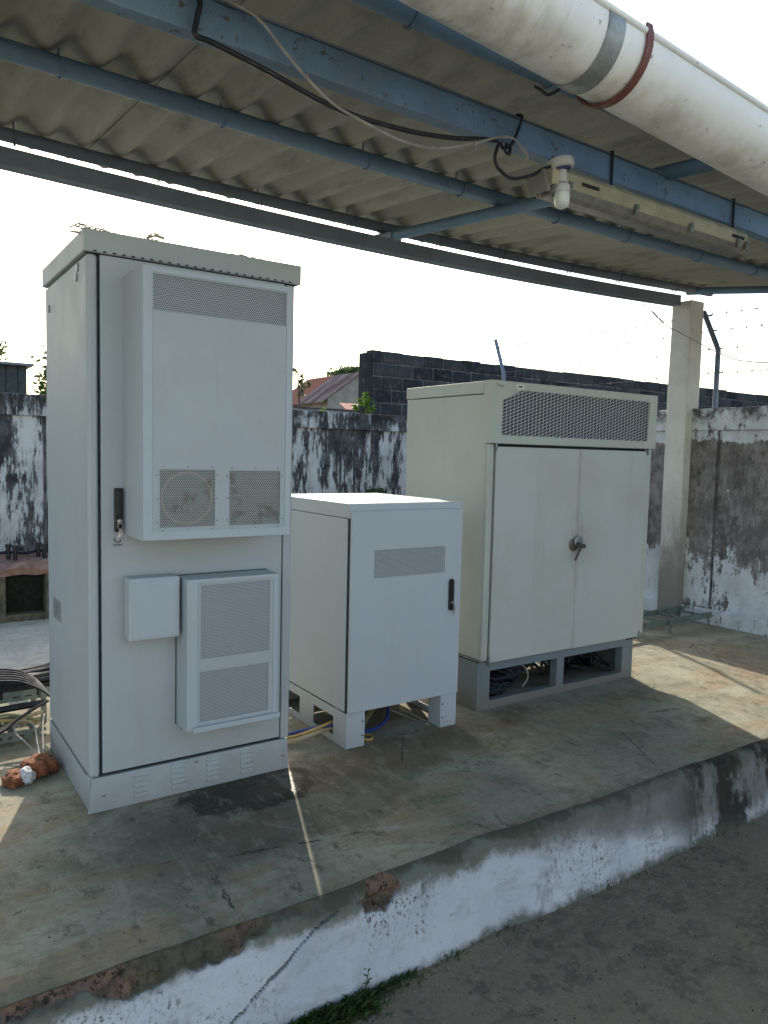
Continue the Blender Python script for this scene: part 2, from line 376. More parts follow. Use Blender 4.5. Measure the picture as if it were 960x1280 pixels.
M['bark'] = plain('bark', (.10, .08, .06), .95)
M['straw'] = plain('dry_twigs', (.72, .66, .50), .9, var=.4, sc_=40)
M['sticker'] = plain('sticker_white', (.66, .66, .58), .5, var=.1)
M['ink'] = plain('black_ink', (.02, .02, .02), .5)
M['barb'] = plain('dull_wire', (.09, .09, .10), .8)
M['post_blue'] = plain('blue_grey_post', (.17, .22, .30), .5, .3)
M['wood'] = plain('dark_shed_board', (.05, .065, .065), .9)
def rust_roof():
    g = G('rusted_roof_sheets', .7); o = g.xyz()
    s = g.noise(2.2, 5, .7, (.15, 1, .15))
    c = g.mix(g.ramp(s, .40, .58), (.27, .20, .18), (.13, .062, .048))
    c = g.mix(g.mt('MULTIPLY', g.ramp(o[1], 26.1, 26.5), 1.), c, g.mix(g.noise(5), (.40, .12, .055), (.26, .10, .06)))
    g.base(c); return g.m
M['rust_roof'] = rust_roof()
M['red_roof'] = plain('red_tin', (.26, .055, .03), .95)

# ------------------------------------------------------------ mesh helpers
class MB:
    def __init__(s): s.v = []; s.f = []; s.sm = []
    def add(s, vs, fs, smooth=False):
        n = len(s.v); s.v += [tuple(v) for v in vs]
        for f in fs: s.f.append([i + n for i in f]); s.sm.append(smooth)
    def box(s, x0, x1, y0, y1, z0, z1):
        s.add([(x0, y0, z0), (x1, y0, z0), (x1, y1, z0), (x0, y1, z0), (x0, y0, z1), (x1, y0, z1), (x1, y1, z1), (x0, y1, z1)],
              [(3, 2, 1, 0), (4, 5, 6, 7), (0, 1, 5, 4), (1, 2, 6, 5), (2, 3, 7, 6), (3, 0, 4, 7)])
        return s
    def obox(s, c, ax, ay, az, hx, hy, hz):
        c = Vector(c); ax = Vector(ax).normalized() * hx; ay = Vector(ay).normalized() * hy; az = Vector(az).normalized() * hz
        vs = [c + i * ax + j * ay + k * az for k in (-1, 1) for j, i in ((-1, -1), (-1, 1), (1, 1), (1, -1))]
        s.add(vs, [(3, 2, 1, 0), (4, 5, 6, 7), (0, 1, 5, 4), (1, 2, 6, 5), (2, 3, 7, 6), (3, 0, 4, 7)]); return s
    def tube(s, pts, r, n=10, closed=False, cap=True):
        pts = [Vector(p) for p in pts]; N = len(pts)
        rs = r if isinstance(r, (list, tuple)) else [r] * N
        base = len(s.v); t0 = None; vs = []; u = None
        for i, p in enumerate(pts):
            a = pts[(i - 1) % N] if (i > 0 or closed) else p; b = pts[(i + 1) % N] if (i < N - 1 or closed) else p
            t = (b - a).normalized()
            if u is None: u = t.orthogonal().normalized()
            u = (u - t * u.dot(t)).normalized(); v = t.cross(u)
            for k in range(n):
                th = 2 * math.pi * k / n; vs.append(p + (u * math.cos(th) + v * math.sin(th)) * rs[i])
        fs = []
        for i in range(N if closed else N - 1):
            j = (i + 1) % N
            for k in range(n):
                l = (k + 1) % n; fs.append((i * n + k, i * n + l, j * n + l, j * n + k))
        s.add(vs, fs, True)
        if cap and not closed:
            s.f.append([base + k for k in range(n)][::-1]); s.sm.append(False)
            s.f.append([base + (N - 1) * n + k for k in range(n)]); s.sm.append(False)
        return s
    def lathe(s, c, axis, prof, n=20):
        c = Vector(c); a = Vector(axis).normalized(); u = a.orthogonal().normalized(); v = a.cross(u); vs = []
        for (r, h) in prof:
            for k in range(n):
                th = 2 * math.pi * k / n; vs.append(c + a * h + (u * math.cos(th) + v * math.sin(th)) * r)
        fs = []
        for i in range(len(prof) - 1):
            for k in range(n):
                l = (k + 1) % n; fs.append((i * n + k, i * n + l, (i + 1) * n + l, (i + 1) * n + k))
        s.add(vs, fs, True); return s
    def build(s, name, mat, root=None, bevel=0, seg=2):
        me = bpy.data.meshes.new(name); me.from_pydata(s.v, [], s.f); me.update()
        for p, q in zip(me.polygons, s.sm): p.use_smooth = q
        me.materials.append(mat if not isinstance(mat, str) else M[mat])
        bm = bmesh.new(); bm.from_mesh(me); bmesh.ops.recalc_face_normals(bm, faces=bm.faces); 
        for e in bm.edges:
            if len(e.link_faces) == 2 and e.calc_face_angle(0) > .65: e.smooth = False
        bm.to_mesh(me); bm.free()
        o = bpy.data.objects.new(name, me); col.objects.link(o)
        if root is not None: attach(o, root)
        if bevel:
            b = o.modifiers.new('bevel', 'BEVEL'); b.width = bevel; b.segments = seg; b.limit_method = 'ANGLE'; b.harden_normals = False
        return o
WL = {}
def wloc(o): return WL.get(o.name, Vector((0, 0, 0)))
def attach(o, root):
    # meshes are written in world coordinates; keep them there under a root that sits at its own base
    o.parent = root; o.location = -wloc(root); WL[o.name] = Vector((0, 0, 0))
def tag(o, label=None, cat=None, group=None, kind=None):
    if label: o['label'] = label
    if cat: o['category'] = cat
    if group: o['group'] = group
    if kind: o['kind'] = kind
    return o
def thing(name, loc, label, cat, group=None):
    o = bpy.data.objects.new(name, None); o.empty_display_size = .1; col.objects.link(o); o.location = loc
    WL[o.name] = Vector(loc); return tag(o, label, cat, group)
def box(name, mat, root, *a, bevel=.003):
    return MB().box(*a).build(name, mat, root, bevel)
def smooth_path(pts, n=8):
    P = [Vector(p) for p in pts]; out = []
    for i in range(len(P) - 1):
        p0 = P[max(i - 1, 0)]; p1 = P[i]; p2 = P[i + 1]; p3 = P[min(i + 2, len(P) - 1)]
        for k in range(n):
            t = k / n
            out.append(.5 * ((2 * p1) + (-p0 + p2) * t + (2 * p0 - 5 * p1 + 4 * p2 - p3) * t * t + (-p0 + 3 * p1 - 3 * p2 + p3) * t ** 3))
    out.append(P[-1]); return out
def nz(x, y, z, s=1.): return mnoise.noise(Vector((x * s, y * s, z * s)))

GZ = -.30
# ------------------------------------------------------------ ground, platform
g = MB(); g.add([(-400, -400, GZ), (400, -400, GZ), (400, 400, GZ), (-400, 400, GZ)], [(0, 1, 2, 3)])
tag(g.build('ground', 'ground'), kind='structure')
def edge_y(x): return -.915 + .018 * nz(x, 0, 3, 1.4) + .010 * nz(x, 5, 3, 5)
def platform():
    top = MB(); nx, ny = 260, 60; X0, X1 = -5.5, 5.02
    vs = []; fs = []
    for j in range(ny + 1):
        for i in range(nx + 1):
            x = X0 + (X1 - X0) * i / nx; ye = edge_y(x) + .04; y = ye + (4.19 - ye) * (j / ny) ** 1.5
            z = .004 * nz(x, y, 0, 1.5) * (1 if j else 0)
            vs.append((x, y, z))
    for j in range(ny):
        for i in range(nx): a = j * (nx + 1) + i; fs.append((a, a + 1, a + nx + 2, a + nx + 1))
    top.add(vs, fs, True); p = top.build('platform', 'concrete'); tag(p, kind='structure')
    side = MB(); vs = []; fs = []; nrow = 64; att = []
    xs = [X0]
    while xs[-1] < X1: xs.append(min(X1, xs[-1] + (.0042 if -1.0 < xs[-1] < .95 else .012)))
    def masks(x, z):
        ex = (x - .640) / .088; ez = (z + .038) / .050; rr = math.hypot(ex, ez) + .45 * nz(x, z, 2, 11) + .2 * nz(x, z, 5, 34)
        hole = min(1, max(0, (1 - rr) * 5))
        if x < .47:
            low = -.040 - .018 * math.sin(x * 7.3 + 1) - .045 * nz(x, 0, 4, 5) - .02 * nz(x, 0, 8, 21)
            fade = min(1, (.47 - x) * 9)
            hole = max(hole, min(1, max(0, (z - low) / .012)) * min(1, max(0, (.0 - z) / .004)) * (1 if fade > .99 else fade))
        zc = -.030 - .60 * max(0, .50 - x) ** 1.12 + .012 * nz(x, 0, 0, 9) + .006 * nz(x, 0, 3, 40)
        w_ = .0040 + .004 * nz(x, 3, 0, 12)
        crack = max(0, 1 - abs(z - zc) / w_) if x < .50 else 0
        step = 1. if (x < .50 and z < zc) else 0.
        return hole, crack, step, zc
    for x in xs:
        ye = edge_y(x)
        prof = [(ye + .042, 0.0), (ye + .034, -.0006), (ye + .024, -.003), (ye + .014, -.0075), (ye + .006, -.014), (ye + .001, -.022)]
        for k in range(1, nrow - 4):
            t = k / (nrow - 5); prof.append((ye - .005 - .055 * t, -.022 - (.293) * t))
        for k, (y, z) in enumerate(prof):
            h, c, st, zc = masks(x, z); d = 0
            if k:
                d = .006 * nz(x, z, 1, 3.5) + .003 * nz(x, z, 7, 18) + .001 * nz(x, z, 7, 60)
                d += h * (.024 + .018 * nz(x, z, 5, 25) + .012 * nz(x, z, 5, 70)) + c * .014 - (.006 * max(0, 1 - (zc - z) / .05) if st else 0)
            vs.append((x, y + d, z - d * .1 * (1 if k else 0))); att.append((h if k else 0, c, 0))
    m_ = len(prof); nx = len(xs) - 1
    for i in range(nx):
        for k in range(m_ - 1): a = i * m_ + k; fs.append((a, a + m_, a + m_ + 1, a + 1))
    side.add(vs, fs, True); o = side.build('platform_face', 'whitewash', p)
    ca = o.data.color_attributes.new('chip', 'FLOAT_COLOR', 'POINT')
    for i, (h, c, e) in enumerate(att): ca.data[i].color = (h, c, e, 1)
platform()
# ------------------------------------------------------------ perimeter walls
def perimeter():
    r = thing('perimeter_wall', (-1, 4.3, GZ), 'long low wall with black mould streaks behind the cabinets', 'wall')
    MB().box(-9, 5.20, 4.20, 4.36, GZ, 1.565).build('panel', 'wall_back', r)
    MB().box(-9, 5.23, 4.165, 4.39, 1.567, 1.745).build('coping', 'wall_back', r, .006)
    for x in (-5.2, -2.3, .6, 3.52): MB().box(x - .012, x + .012, 4.188, 4.30, GZ, 1.566).build('joint_strip', 'mortar', r)
    r = thing('perimeter_wall', (5.1, 0, GZ), 'wall right of the pillar with brown mould panels and white coping', 'wall')
    p = MB().box(5.03, 5.19, -9, 4.19, GZ, 1.565).build('panel', 'wall_right', r)
    MB().box(5.000, 5.22, -9, 4.16, 1.567, 1.745).build('coping', 'wall_right', r, .006)
    MB().box(4.985, 5.029, -9, 4.18, GZ, .118).build('skirting', 'wall_right', r, .008)
    for y in (.80, 3.4, -1.9, -4.6): MB().box(5.005, 5.029, y, y + .26, .12, 1.566).build('pilaster', 'wall_right', r, .01)
    for y in (.795, -1.905): MB().box(5.018, 5.0285, y - .009, y, .12, 1.566).build('joint_strip', 'mortar', r)
perimeter()
def bounce_wall():  # unseen wall added to bounce sunlight onto the shaded fronts
    r = thing('perimeter_wall', (0, -9.6, GZ), 'added white wall, out of view, bouncing sunlight onto the cabinet fronts', 'wall')
    MB().box(-9, 5.2, -9.8, -9.6, GZ, 2.9).build('panel', 'bounce_paint', r)
    MB().box(-9, 5.22, -9.84, -9.56, 2.902, 2.98).build('coping', 'bounce_paint', r, .006)
bounce_wall()

def blockwall():
    r = thing('block_wall', (11, 7.1, GZ), 'tall soot-black wall of hollow concrete blocks rising behind the mouldy wall', 'wall')
    x0, x1 = 5.70, 30.; b = MB(); ztop = 2.90; course = .2
    n = int((ztop - GZ) / course) + 1
    for k in range(n):
        z1 = ztop - k * course; z0 = z1 - course + .016; x = x0 - (0 if k % 2 else .2)
        while x < x1:
            xa = max(x + .008 + random.uniform(-.004, .006), x0 + .006 * random.random()); xb = x + .392 + random.uniform(-.006, .004)
            j = random.uniform(-.006, .006); t = random.uniform(-.022, .008) if k == 0 else random.uniform(-.006, .003)
            if xb - xa > .05 and z1 > 1.2:
                b.box(xa, xb, 7.0 + j, 7.16, max(z0, GZ), z1 + t)
            x += .4
    b.build('block_courses', 'block', r, .014, 2)
    MB().box(x0 + .03, x1, 7.014, 7.19, GZ, ztop - .03).build('mortar_core', 'mortar', r)
    MB().box(x0 - .12, x0 - .004, 6.985, 7.17, GZ, 2.84).build('end_column', 'block', r, .01)
blockwall()

# ------------------------------------------------------------ concrete pillar
def pillar():
    r = thing('pillar', (5.0, 1.12, 0), 'square cream plastered pillar carrying the canopy in front of the right wall', 'pillar')
    b = MB(); vs = []; n = 40
    for k in range(n + 1):
        z = 2.62 * k / n; 
        for (x, y) in ((4.915, 1.03), (5.085, 1.03), (5.085, 1.215), (4.915, 1.215)):
            vs.append((x + .006 * nz(x, y, z, 3), y + .006 * nz(x, y, z + 9, 3), z))
    fs = [(4 * k + i, 4 * k + (i + 1) % 4, 4 * k + 4 + (i + 1) % 4, 4 * k + 4 + i) for k in range(n) for i in range(4)]
    fs += [(0, 3, 2, 1), (4 * n, 4 * n + 1, 4 * n + 2, 4 * n + 3)]
    b.add(vs, fs); b.build('shaft', 'pillar', r, .008)
pillar()

# ------------------------------------------------------------ canopy
def sag(x): x = min(max(x, -.6), 5.4); return .0072 * (x - 2.2) ** 2 - .015
def add_z(x, y):
    wgt = min(1, max(0, (y + 1.1) / 2.3)); return wgt * sag(x) - (1 - wgt) * .016 * (x - 1.5)
def raf(y): return 2.545 + .096 * y
XL, XR = -3.2, 5.50
def canopy():
    r = thing('canopy', (1.0, 1.16, 0), 'lean-to canopy of corrugated fibre cement sheets on blue steel purlins', 'canopy')
    lam, A, th = .177, .0255, .006
    y0, y1 = -1.13, 1.55
    per = 5                                    # corrugations per sheet, one overlapping
    x = XL; idx = 0
    while x < XR:
        xe = min(x + lam * per + .05, XR + .05); nxs = int((xe - x) / lam * 20); nys = 26
        vs = []; fs = []
        lift = .005 if idx % 2 else 0.
        for layer in (0, 1):
            for j in range(nys + 1):
                for i in range(nxs + 1):
                    xx = x + (xe - x) * i / nxs; yy = y0 + (y1 - y0) * j / nys
                    z = raf(yy) + .063 + .034 + A + A * math.cos(2 * math.pi * xx / lam) + add_z(xx, yy) + layer * th + lift
                    vs.append((xx, yy, z))
        w_ = nxs + 1; L = w_ * (nys + 1)
        for j in range(nys):
            for i in range(nxs):
                a = j * w_ + i; fs.append((a, a + w_, a + w_ + 1, a + 1)); fs.append((L + a, L + a + 1, L + a + w_ + 1, L + a + w_))
        for i in range(nxs):
            fs.append((i, i + 1, L + i + 1, L + i)); a = nys * w_ + i; fs.append((a + 1, a, L + a, L + a + 1))
        for j in range(nys):
            a = j * w_; fs.append((a + w_, a, L + a, L + a + w_)); a = j * w_ + nxs; fs.append((a, a + w_, L + a + w_, L + a))
        b = MB(); b.add(vs, fs, True); b.build('roof_sheet', 'sheet', r)
        x += lam * per; idx += 1
    def lin(y, zf, rr, name, mat, xa=XL + .05, xb=XR, n=30):
        return MB().tube([(xa + (xb - xa) * i / n, y, zf(xa + (xb - xa) * i / n)) for i in range(n + 1)], rr, 16).build(name, mat, r)
    P = {}
    for y, rr, mat in ((1.25, .032, 'grey_beam'), (.20, .034, 'blue_pipe'), (-.975, .034, 'blue_pipe')):
        f = lambda x, y=y: raf(y) + .063 + add_z(x, y)
        o = lin(y, f, rr, 'purlin', mat)
        # J hooks clamping the sheets, spaced along the purlin
        xs = [x for x in ((-.02 + .62 * k) for k in range(-4, 9))]
        for q, xh in enumerate(xs):
            xh += random.uniform(-.05, .05); zc = f(xh); b = MB()
            pts = [(xh, y + .036, zc + .09)] + [(xh, y + math.cos(t) * .039, zc + math.sin(t) * .039) for t in [R(a) for a in range(0, -215, -20)]]
            b.tube(pts, .0038, 6); b.build('hook_bolt', mat, r)
    for xr in (-1.0, 2.04, 5.27):
        MB().tube([(xr, y, raf(y) + add_z(xr, y) + (.052 if xr > 5 else 0)) for y in [-1.06 + 2.38 * i / 12 for i in range(13)]], .030, 16).build('rafter', 'blue_pipe', r)
        if 0 < xr < 5: MB().box(xr - .04, xr + .04, 1.10, 1.26, raf(1.15) + add_z(xr, 1.15) - .034, raf(1.15) + add_z(xr, 1.15) + .012).build('weld_plate', 'grey_beam', r, .003)
    def beam(name, ya, yb, zt, zb, mat, xa, xb, n=24):
        vs = []; 
        for i in range(n + 1):
            x = xa + (xb - xa) * i / n
            for (y, z) in ((ya, zb(x)), (yb, zb(x)), (yb, zt(x)), (ya, zt(x))): vs.append((x, y, z))
        fs = [(4 * k + i, 4 * k + (i + 1) % 4, 4 * k + 4 + (i + 1) % 4, 4 * k + 4 + i) for k in range(n) for i in range(4)]
        fs += [(0, 3, 2, 1), (4 * n, 4 * n + 1, 4 * n + 2, 4 * n + 3)]
        b = MB(); b.add(vs, fs); return b.build(name, mat, r, .003)
    beam('eaves_beam', 1.12, 1.20, lambda x: 2.630 + sag(x), lambda x: 2.548 + sag(x), 'grey_beam', XL, 4.90)
    zt = lambda x: 2.468 - .0150 * (x - .26)
    beam('main_beam', -.80, -.750, zt, lambda x: zt(x) - .094, 'blue_beam', XL, 5.3)
    beam('beam_flange', -.806, -.744, lambda x: zt(x) + .007, lambda x: zt(x) + .0006, 'grey_beam', XL, 5.3)
    return zt
ZT = canopy()

# ------------------------------------------------------------ gutter
def gutter():
    r = thing('rain_gutter', (1.5, -1.22, 2.3), 'large round-bottomed white plastic gutter stained brown along the canopy edge', 'gutter')
    def c(x): return (-1.225 + .006 * (x - .9), 2.487 - .070 * (x - .9))
    def arc(rr, a0, a1, n, xs, th=.004, lip=True):
        b = MB(); vs = []; fs = []
        for x in xs:
            yc, zc = c(x)
            prof = [(yc + rr * math.cos(R(a0 + (a1 - a0) * k / n)), zc + rr * math.sin(R(a0 + (a1 - a0) * k / n))) for k in range(n + 1)]
            prof += [(yc + (rr - th) * math.cos(R(a1 + (a0 - a1) * k / n)), zc + (rr - th) * math.sin(R(a1 + (a0 - a1) * k / n))) for k in range(n + 1)]
            vs += [(x, y, z) for y, z in prof]
        m_ = 2 * (n + 1)
        for i in range(len(xs) - 1):
            for k in range(m_): l = (k + 1) % m_; fs.append((i * m_ + k, i * m_ + l, (i + 1) * m_ + l, (i + 1) * m_ + k))
        fs.append(tuple(range(m_))); fs.append(tuple((len(xs) - 1) * m_ + k for k in range(m_))[::-1])
        b.add(vs, fs, True); return b
    xs = [-3.2 + 8.7 * i / 60 for i in range(61)]
    arc(.121, -195, 12, 26, xs).build('trough', 'pvc', r)
    MB().tube([(x, c(x)[0] - .121, c(x)[1] + .022) for x in xs], .0095, 10).build('rolled_lip', 'pvc', r)
    arc(.1255, -192, 4, 26, [1.02, 1.085], .0035).build('joint_band', 'galv', r)
    def strap(x0, sk, rr, mat, name):
        pts = []
        for k in range(25):
            a = R(-200 + 205 * k / 24); x = x0 + sk * k / 24; yc, zc = c(x); pts.append((x, yc + rr * math.cos(a), zc + rr * math.sin(a)))
        b = MB(); vs = []
        for (x, y, z) in pts:
            yc, zc = c(x); ny, nz__ = y - yc, z - zc; l = math.hypot(ny, nz__); ny /= l; nz__ /= l
            for dx, dr in ((-.012, 0), (.012, 0), (.012, .007), (-.012, .007)): vs.append((x + dx, y + ny * dr, z + nz__ * dr))
        n = len(pts) - 1
        fs = [(4 * k + i, 4 * k + (i + 1) % 4, 4 * k + 4 + (i + 1) % 4, 4 * k + 4 + i) for k in range(n) for i in range(4)] + [(0, 3, 2, 1), (4 * n, 4 * n + 1, 4 * n + 2, 4 * n + 3)]
        b.add(vs, fs, True); return b.build(name, mat, r)
    for x0 in (-1.6, -.1, 1.185, 3.0, 4.5): strap(x0, -.02, .1255, 'redband', 'hanger_strap')
    yc, zc = c(1.185)
    MB().tube(smooth_path([(1.165, yc + .11, zc + .05), (1.165, -1.06, zc - .01), (1.15, -1.01, zc - .03), (1.13, -.99, 2.455), (1.12, -.975, 2.465)]), .005, 8).build('hanger_hook', 'black', r)
gutter()

def gutter_sprig():
    x = 1.86; zc = 2.487 - .070 * (x - .9) + .03; b = MB()
    b.tube([(x, -1.335, zc), (x + .002, -1.337, zc + .03)], .0012, 5)
    for dx, dz in ((-.018, .034), (.020, .034), (-.012, .024), (.014, .026), (.0, .045)): b.tube([(x + .001, -1.336, zc + .02), (x + dx, -1.336, zc + dz)], .0013, 5)
    tag(b.build('dry_sprig', 'bark'), 'tiny dry sprig sticking up from the gutter rim at the right', 'twig')
gutter_sprig()
# ------------------------------------------------------------ lights under the canopy
def batten():
    r = thing('batten_light', (1.9, -.79, 2.2), 'long yellowed weatherproof tube light slung under the blue beam', 'light fitting')
    x0, x1 = 1.33, 2.52
    def sweep(prof, name, mat, xa=x0, xb=x1, bev=.004):
        vs = []
        for x in (xa, xb):
            dz = -.012 * (x - 1.3)
            vs += [(x, y, z + dz) for y, z in prof]
        n = len(prof); fs = [tuple(range(n))[::-1], tuple(range(n, 2 * n))] + [(k, (k + 1) % n, n + (k + 1) % n, n + k) for k in range(n)]
        b = MB(); b.add(vs, fs); return b.build(name, mat, r, bev)
    sweep([(-.865, 2.300), (-.862, 2.250), (-.762, 2.250), (-.760, 2.300), (-.775, 2.318), (-.85, 2.318)], 'housing', 'cream')
    sweep([(-.867, 2.252), (-.852, 2.228), (-.838, 2.219), (-.788, 2.219), (-.772, 2.228), (-.759, 2.252)], 'diffuser', 'diffuser', x0 + .012, x1 - .012, .006)
    for x in (1.475, 2.40): MB().box(x, x + .09, -.8665, -.8655, 2.272 - .012 * (x - 1.3), 2.284 - .012 * (x - 1.3)).build('label_recess', 'dark', r)
    for x in (1.40, 1.76, 2.10, 2.43, 2.49):
        dz = -.012 * (x - 1.3)
        MB().box(x, x + .016, -.876, -.866, 2.232 + dz, 2.268 + dz).box(x, x + .016, -.880, -.8765, 2.250 + dz, 2.268 + dz).build('clip', 'tray', r, .002)
    # loose end cap hanging open at the lamp end
    b = MB(); b.obox((1.300, -.815, 2.256), (-.38, 0, 1), (0, 1, 0), (1, 0, .38), .036, .042, .002)
    b.obox((1.308, -.858, 2.256), (-.38, 0, 1), (0, 1, 0), (1, 0, .38), .036, .0015, .009); b.build('end_cap', 'diffuser', r, .001)
    MB().tube([(1.30, -.80, 2.30), (1.32, -.8, 2.25), (1.33, -.81, 2.215)], .003, 6).build('cap_wire', 'white_cable', r)
    for x in (1.695, 2.49):
        z = ZT(x); b = MB()
        pts = [(x, -.808, 2.29), (x, -.809, z - .06), (x, -.809, z + .010), (x + .004, -.76, z + .013), (x, -.744, z + .008), (x, -.744, 2.33), (x, -.76, 2.322), (x, -.80, 2.322), (x, -.812, 2.33)]
        b.tube(pts, .0055, 6); b.build('strap', 'black_cable', r)
batten()
def lamp():
    x = 1.375
    r = thing('lamp_holder', (x, -.86, 2.2), 'round white ceramic lamp holder with frosted bulb hanging below the blue beam', 'lamp')
    c = Vector((x, -.852, 2.336)); ax = Vector((.10, -.16, -1)).normalized()
    MB().lathe(c, ax, [(0, 0), (.044, 0), (.047, .006), (.046, .022), (.040, .028), (.034, .029), (0, .029)], 28).build('base', 'porcelain', r)
    MB().lathe(c + ax * .0292, ax, [(0, 0), (.033, 0), (.031, .005), (0, .005)], 24).build('blue_ring', 'bluering', r)
    d = Vector((.05, -.02, -1)).normalized(); c2 = c + ax * .034
    MB().lathe(c2, d, [(0, 0), (.0185, 0), (.0185, .03), (.021, .038), (.021, .042), (0, .042)], 22).build('socket', 'porcelain', r)
    MB().lathe(c2 + d * .043, d, [(0, 0), (.020, 0), (.027, .006), (.029, .018), (.028, .030), (0, .030)], 22).build('bulb_collar', 'porcelain', r)
    MB().lathe(c2 + d * .074, d, [(.027, 0), (.0275, .012), (.026, .034), (.021, .046), (.012, .052), (0, .053)], 22).build('bulb', 'frost', r)
lamp()
# ------------------------------------------------------------ cables on the beam
yb = -.835
pts = [(-.10, -.76, 2.49), (.05, -.79, 2.485), (.09, yb, 2.44), (.085, yb, 2.39), (.08, yb - .003, 2.349), (.127, yb, 2.346), (.272, yb, 2.323), (.494, yb, 2.282), (.715, yb, 2.282), (.898, yb, 2.302), (1.029, yb, 2.330), (1.10, yb, 2.342)]
b = MB().tube(smooth_path(pts), .0075, 8); tag(b.build('power_cable', 'black_cable'), 'thick black cable sagging along the underside of the rusty blue beam', 'cable')
pts = [(1.215, -.80, 2.465), (1.203, yb - .002, 2.442), (1.19, yb, 2.40), (1.165, yb, 2.35), (1.125, yb - .004, 2.322), (1.10, yb - .01, 2.33), (1.083, yb - .01, 2.29), (1.085, yb - .012, 2.262), (1.109, yb - .012, 2.244), (1.16, yb - .012, 2.232), (1.247, yb - .01, 2.262), (1.30, yb - .01, 2.294), (1.345, -.85, 2.315)]
b = MB().tube(smooth_path(pts), .0058, 8)
b.tube(smooth_path([(1.13, yb - .012, 2.335), (1.118, yb - .018, 2.31), (1.14, yb - .014, 2.305), (1.15, yb - .008, 2.33)]), .0055, 8)
tag(b.build('lamp_cable', 'black_cable'), 'looped black cable feeding the white ceramic lamp holder', 'cable')
pts = [(.05, -.74, 2.50), (.12, -.80, 2.485), (.169, yb, 2.462), (.247, yb - .01, 2.440), (.318, yb - .012, 2.384), (.39, yb - .01, 2.334), (.468, yb - .01, 2.29), (.547, yb - .008, 2.271), (.717, yb - .006, 2.246), (.853, yb - .006, 2.257), (.996, yb - .006, 2.308), (1.097, yb - .005, 2.350), (1.16, yb - .004, 2.364), (1.205, yb, 2.348), (1.236, yb, 2.325), (1.245, -.80, 2.30)]
b = MB().tube(smooth_path(pts), .0042, 8)
for k in (5, 9, 10): p = Vector(pts[k]); b.tube([p + Vector((.0, -.006, -.012)), p + Vector((0, -.007, .006))], .0025, 5)
tag(b.build('lighting_cable', 'white_cable'), 'thin dirty white cable drooping across the black one below the beam', 'cable')

# ------------------------------------------------------------ cabinets
def screw(b, x, y, z, r_=.006, ax=(0, -1, 0)): b.lathe((x, y, z), ax, [(r_, 0), (r_, .002), (r_ * .6, .003), (0, .003)], 10)
def text_obj(body, size, loc, rot, root, mat='ink', name='lettering'):
    cu = bpy.data.curves.new(name, 'FONT'); cu.body = body; cu.size = size; cu.align_x = 'CENTER'; cu.extrude = .0003
    to = bpy.data.objects.new('tmp_text', cu); col.objects.link(to); bpy.context.view_layer.update()
    me = bpy.data.meshes.new_from_object(to.evaluated_get(bpy.context.evaluated_depsgraph_get())); bpy.data.objects.remove(to)
    me.materials.clear(); me.materials.append(M[mat]); me.transform(Matrix.Translation(loc) @ rot.to_matrix().to_4x4())
    o = bpy.data.objects.new(name, me); col.objects.link(o); attach(o, root); return o
from mathutils import Euler
FRONT = Euler((R(90), 0, 0))
def grille(root, x0, x1, z0, z1, y, mat, inner='filter_grey', depth=.03, shape=None, name='grille'):
    if shape is None: shape = [(x0, z0), (x1, z0), (x1, z1), (x0, z1)]
    b = MB(); n = len(shape); b.add([(x, y, z) for x, z in shape], [tuple(range(n))]); gr = b.build(name, mat, root)
    return gr
def framed_front(x0, x1, z0, z1, ya, yb_, holes):
    """a sheet-metal front (thickness ya..yb_) with rectangular openings cut in it, built from strips"""
    xs = sorted({x0, x1, *[h[0] for h in holes], *[h[1] for h in holes]}); zs = sorted({z0, z1, *[h[2] for h in holes], *[h[3] for h in holes]})
    b = MB(); vi = {}; 
    def V(i, j, k):
        key = (i, j, k)
        if key not in vi: vi[key] = len(b.v); b.v.append((xs[i], ya if k == 0 else yb_, zs[j]))
        return vi[key]
    def solid(i, j):
        if i < 0 or j < 0 or i >= len(xs) - 1 or j >= len(zs) - 1: return False
        cx, cz = (xs[i] + xs[i + 1]) / 2, (zs[j] + zs[j + 1]) / 2
        return not any(h[0] < cx < h[1] and h[2] < cz < h[3] for h in holes)
    for i in range(len(xs) - 1):
        for j in range(len(zs) - 1):
            if not solid(i, j): continue
            F = [(V(i, j, 0), V(i + 1, j, 0), V(i + 1, j + 1, 0), V(i, j + 1, 0)), (V(i, j + 1, 1), V(i + 1, j + 1, 1), V(i + 1, j, 1), V(i, j, 1))]
            if not solid(i - 1, j): F.append((V(i, j, 0), V(i, j + 1, 0), V(i, j + 1, 1), V(i, j, 1)))
            if not solid(i + 1, j): F.append((V(i + 1, j, 0), V(i + 1, j, 1), V(i + 1, j + 1, 1), V(i + 1, j + 1, 0)))
            if not solid(i, j - 1): F.append((V(i, j, 0), V(i, j, 1), V(i + 1, j, 1), V(i + 1, j, 0)))
            if not solid(i, j + 1): F.append((V(i, j + 1, 0), V(i + 1, j + 1, 0), V(i + 1, j + 1, 1), V(i, j + 1, 1)))
            for f in F: b.f.append(list(f)); b.sm.append(False)
    return b

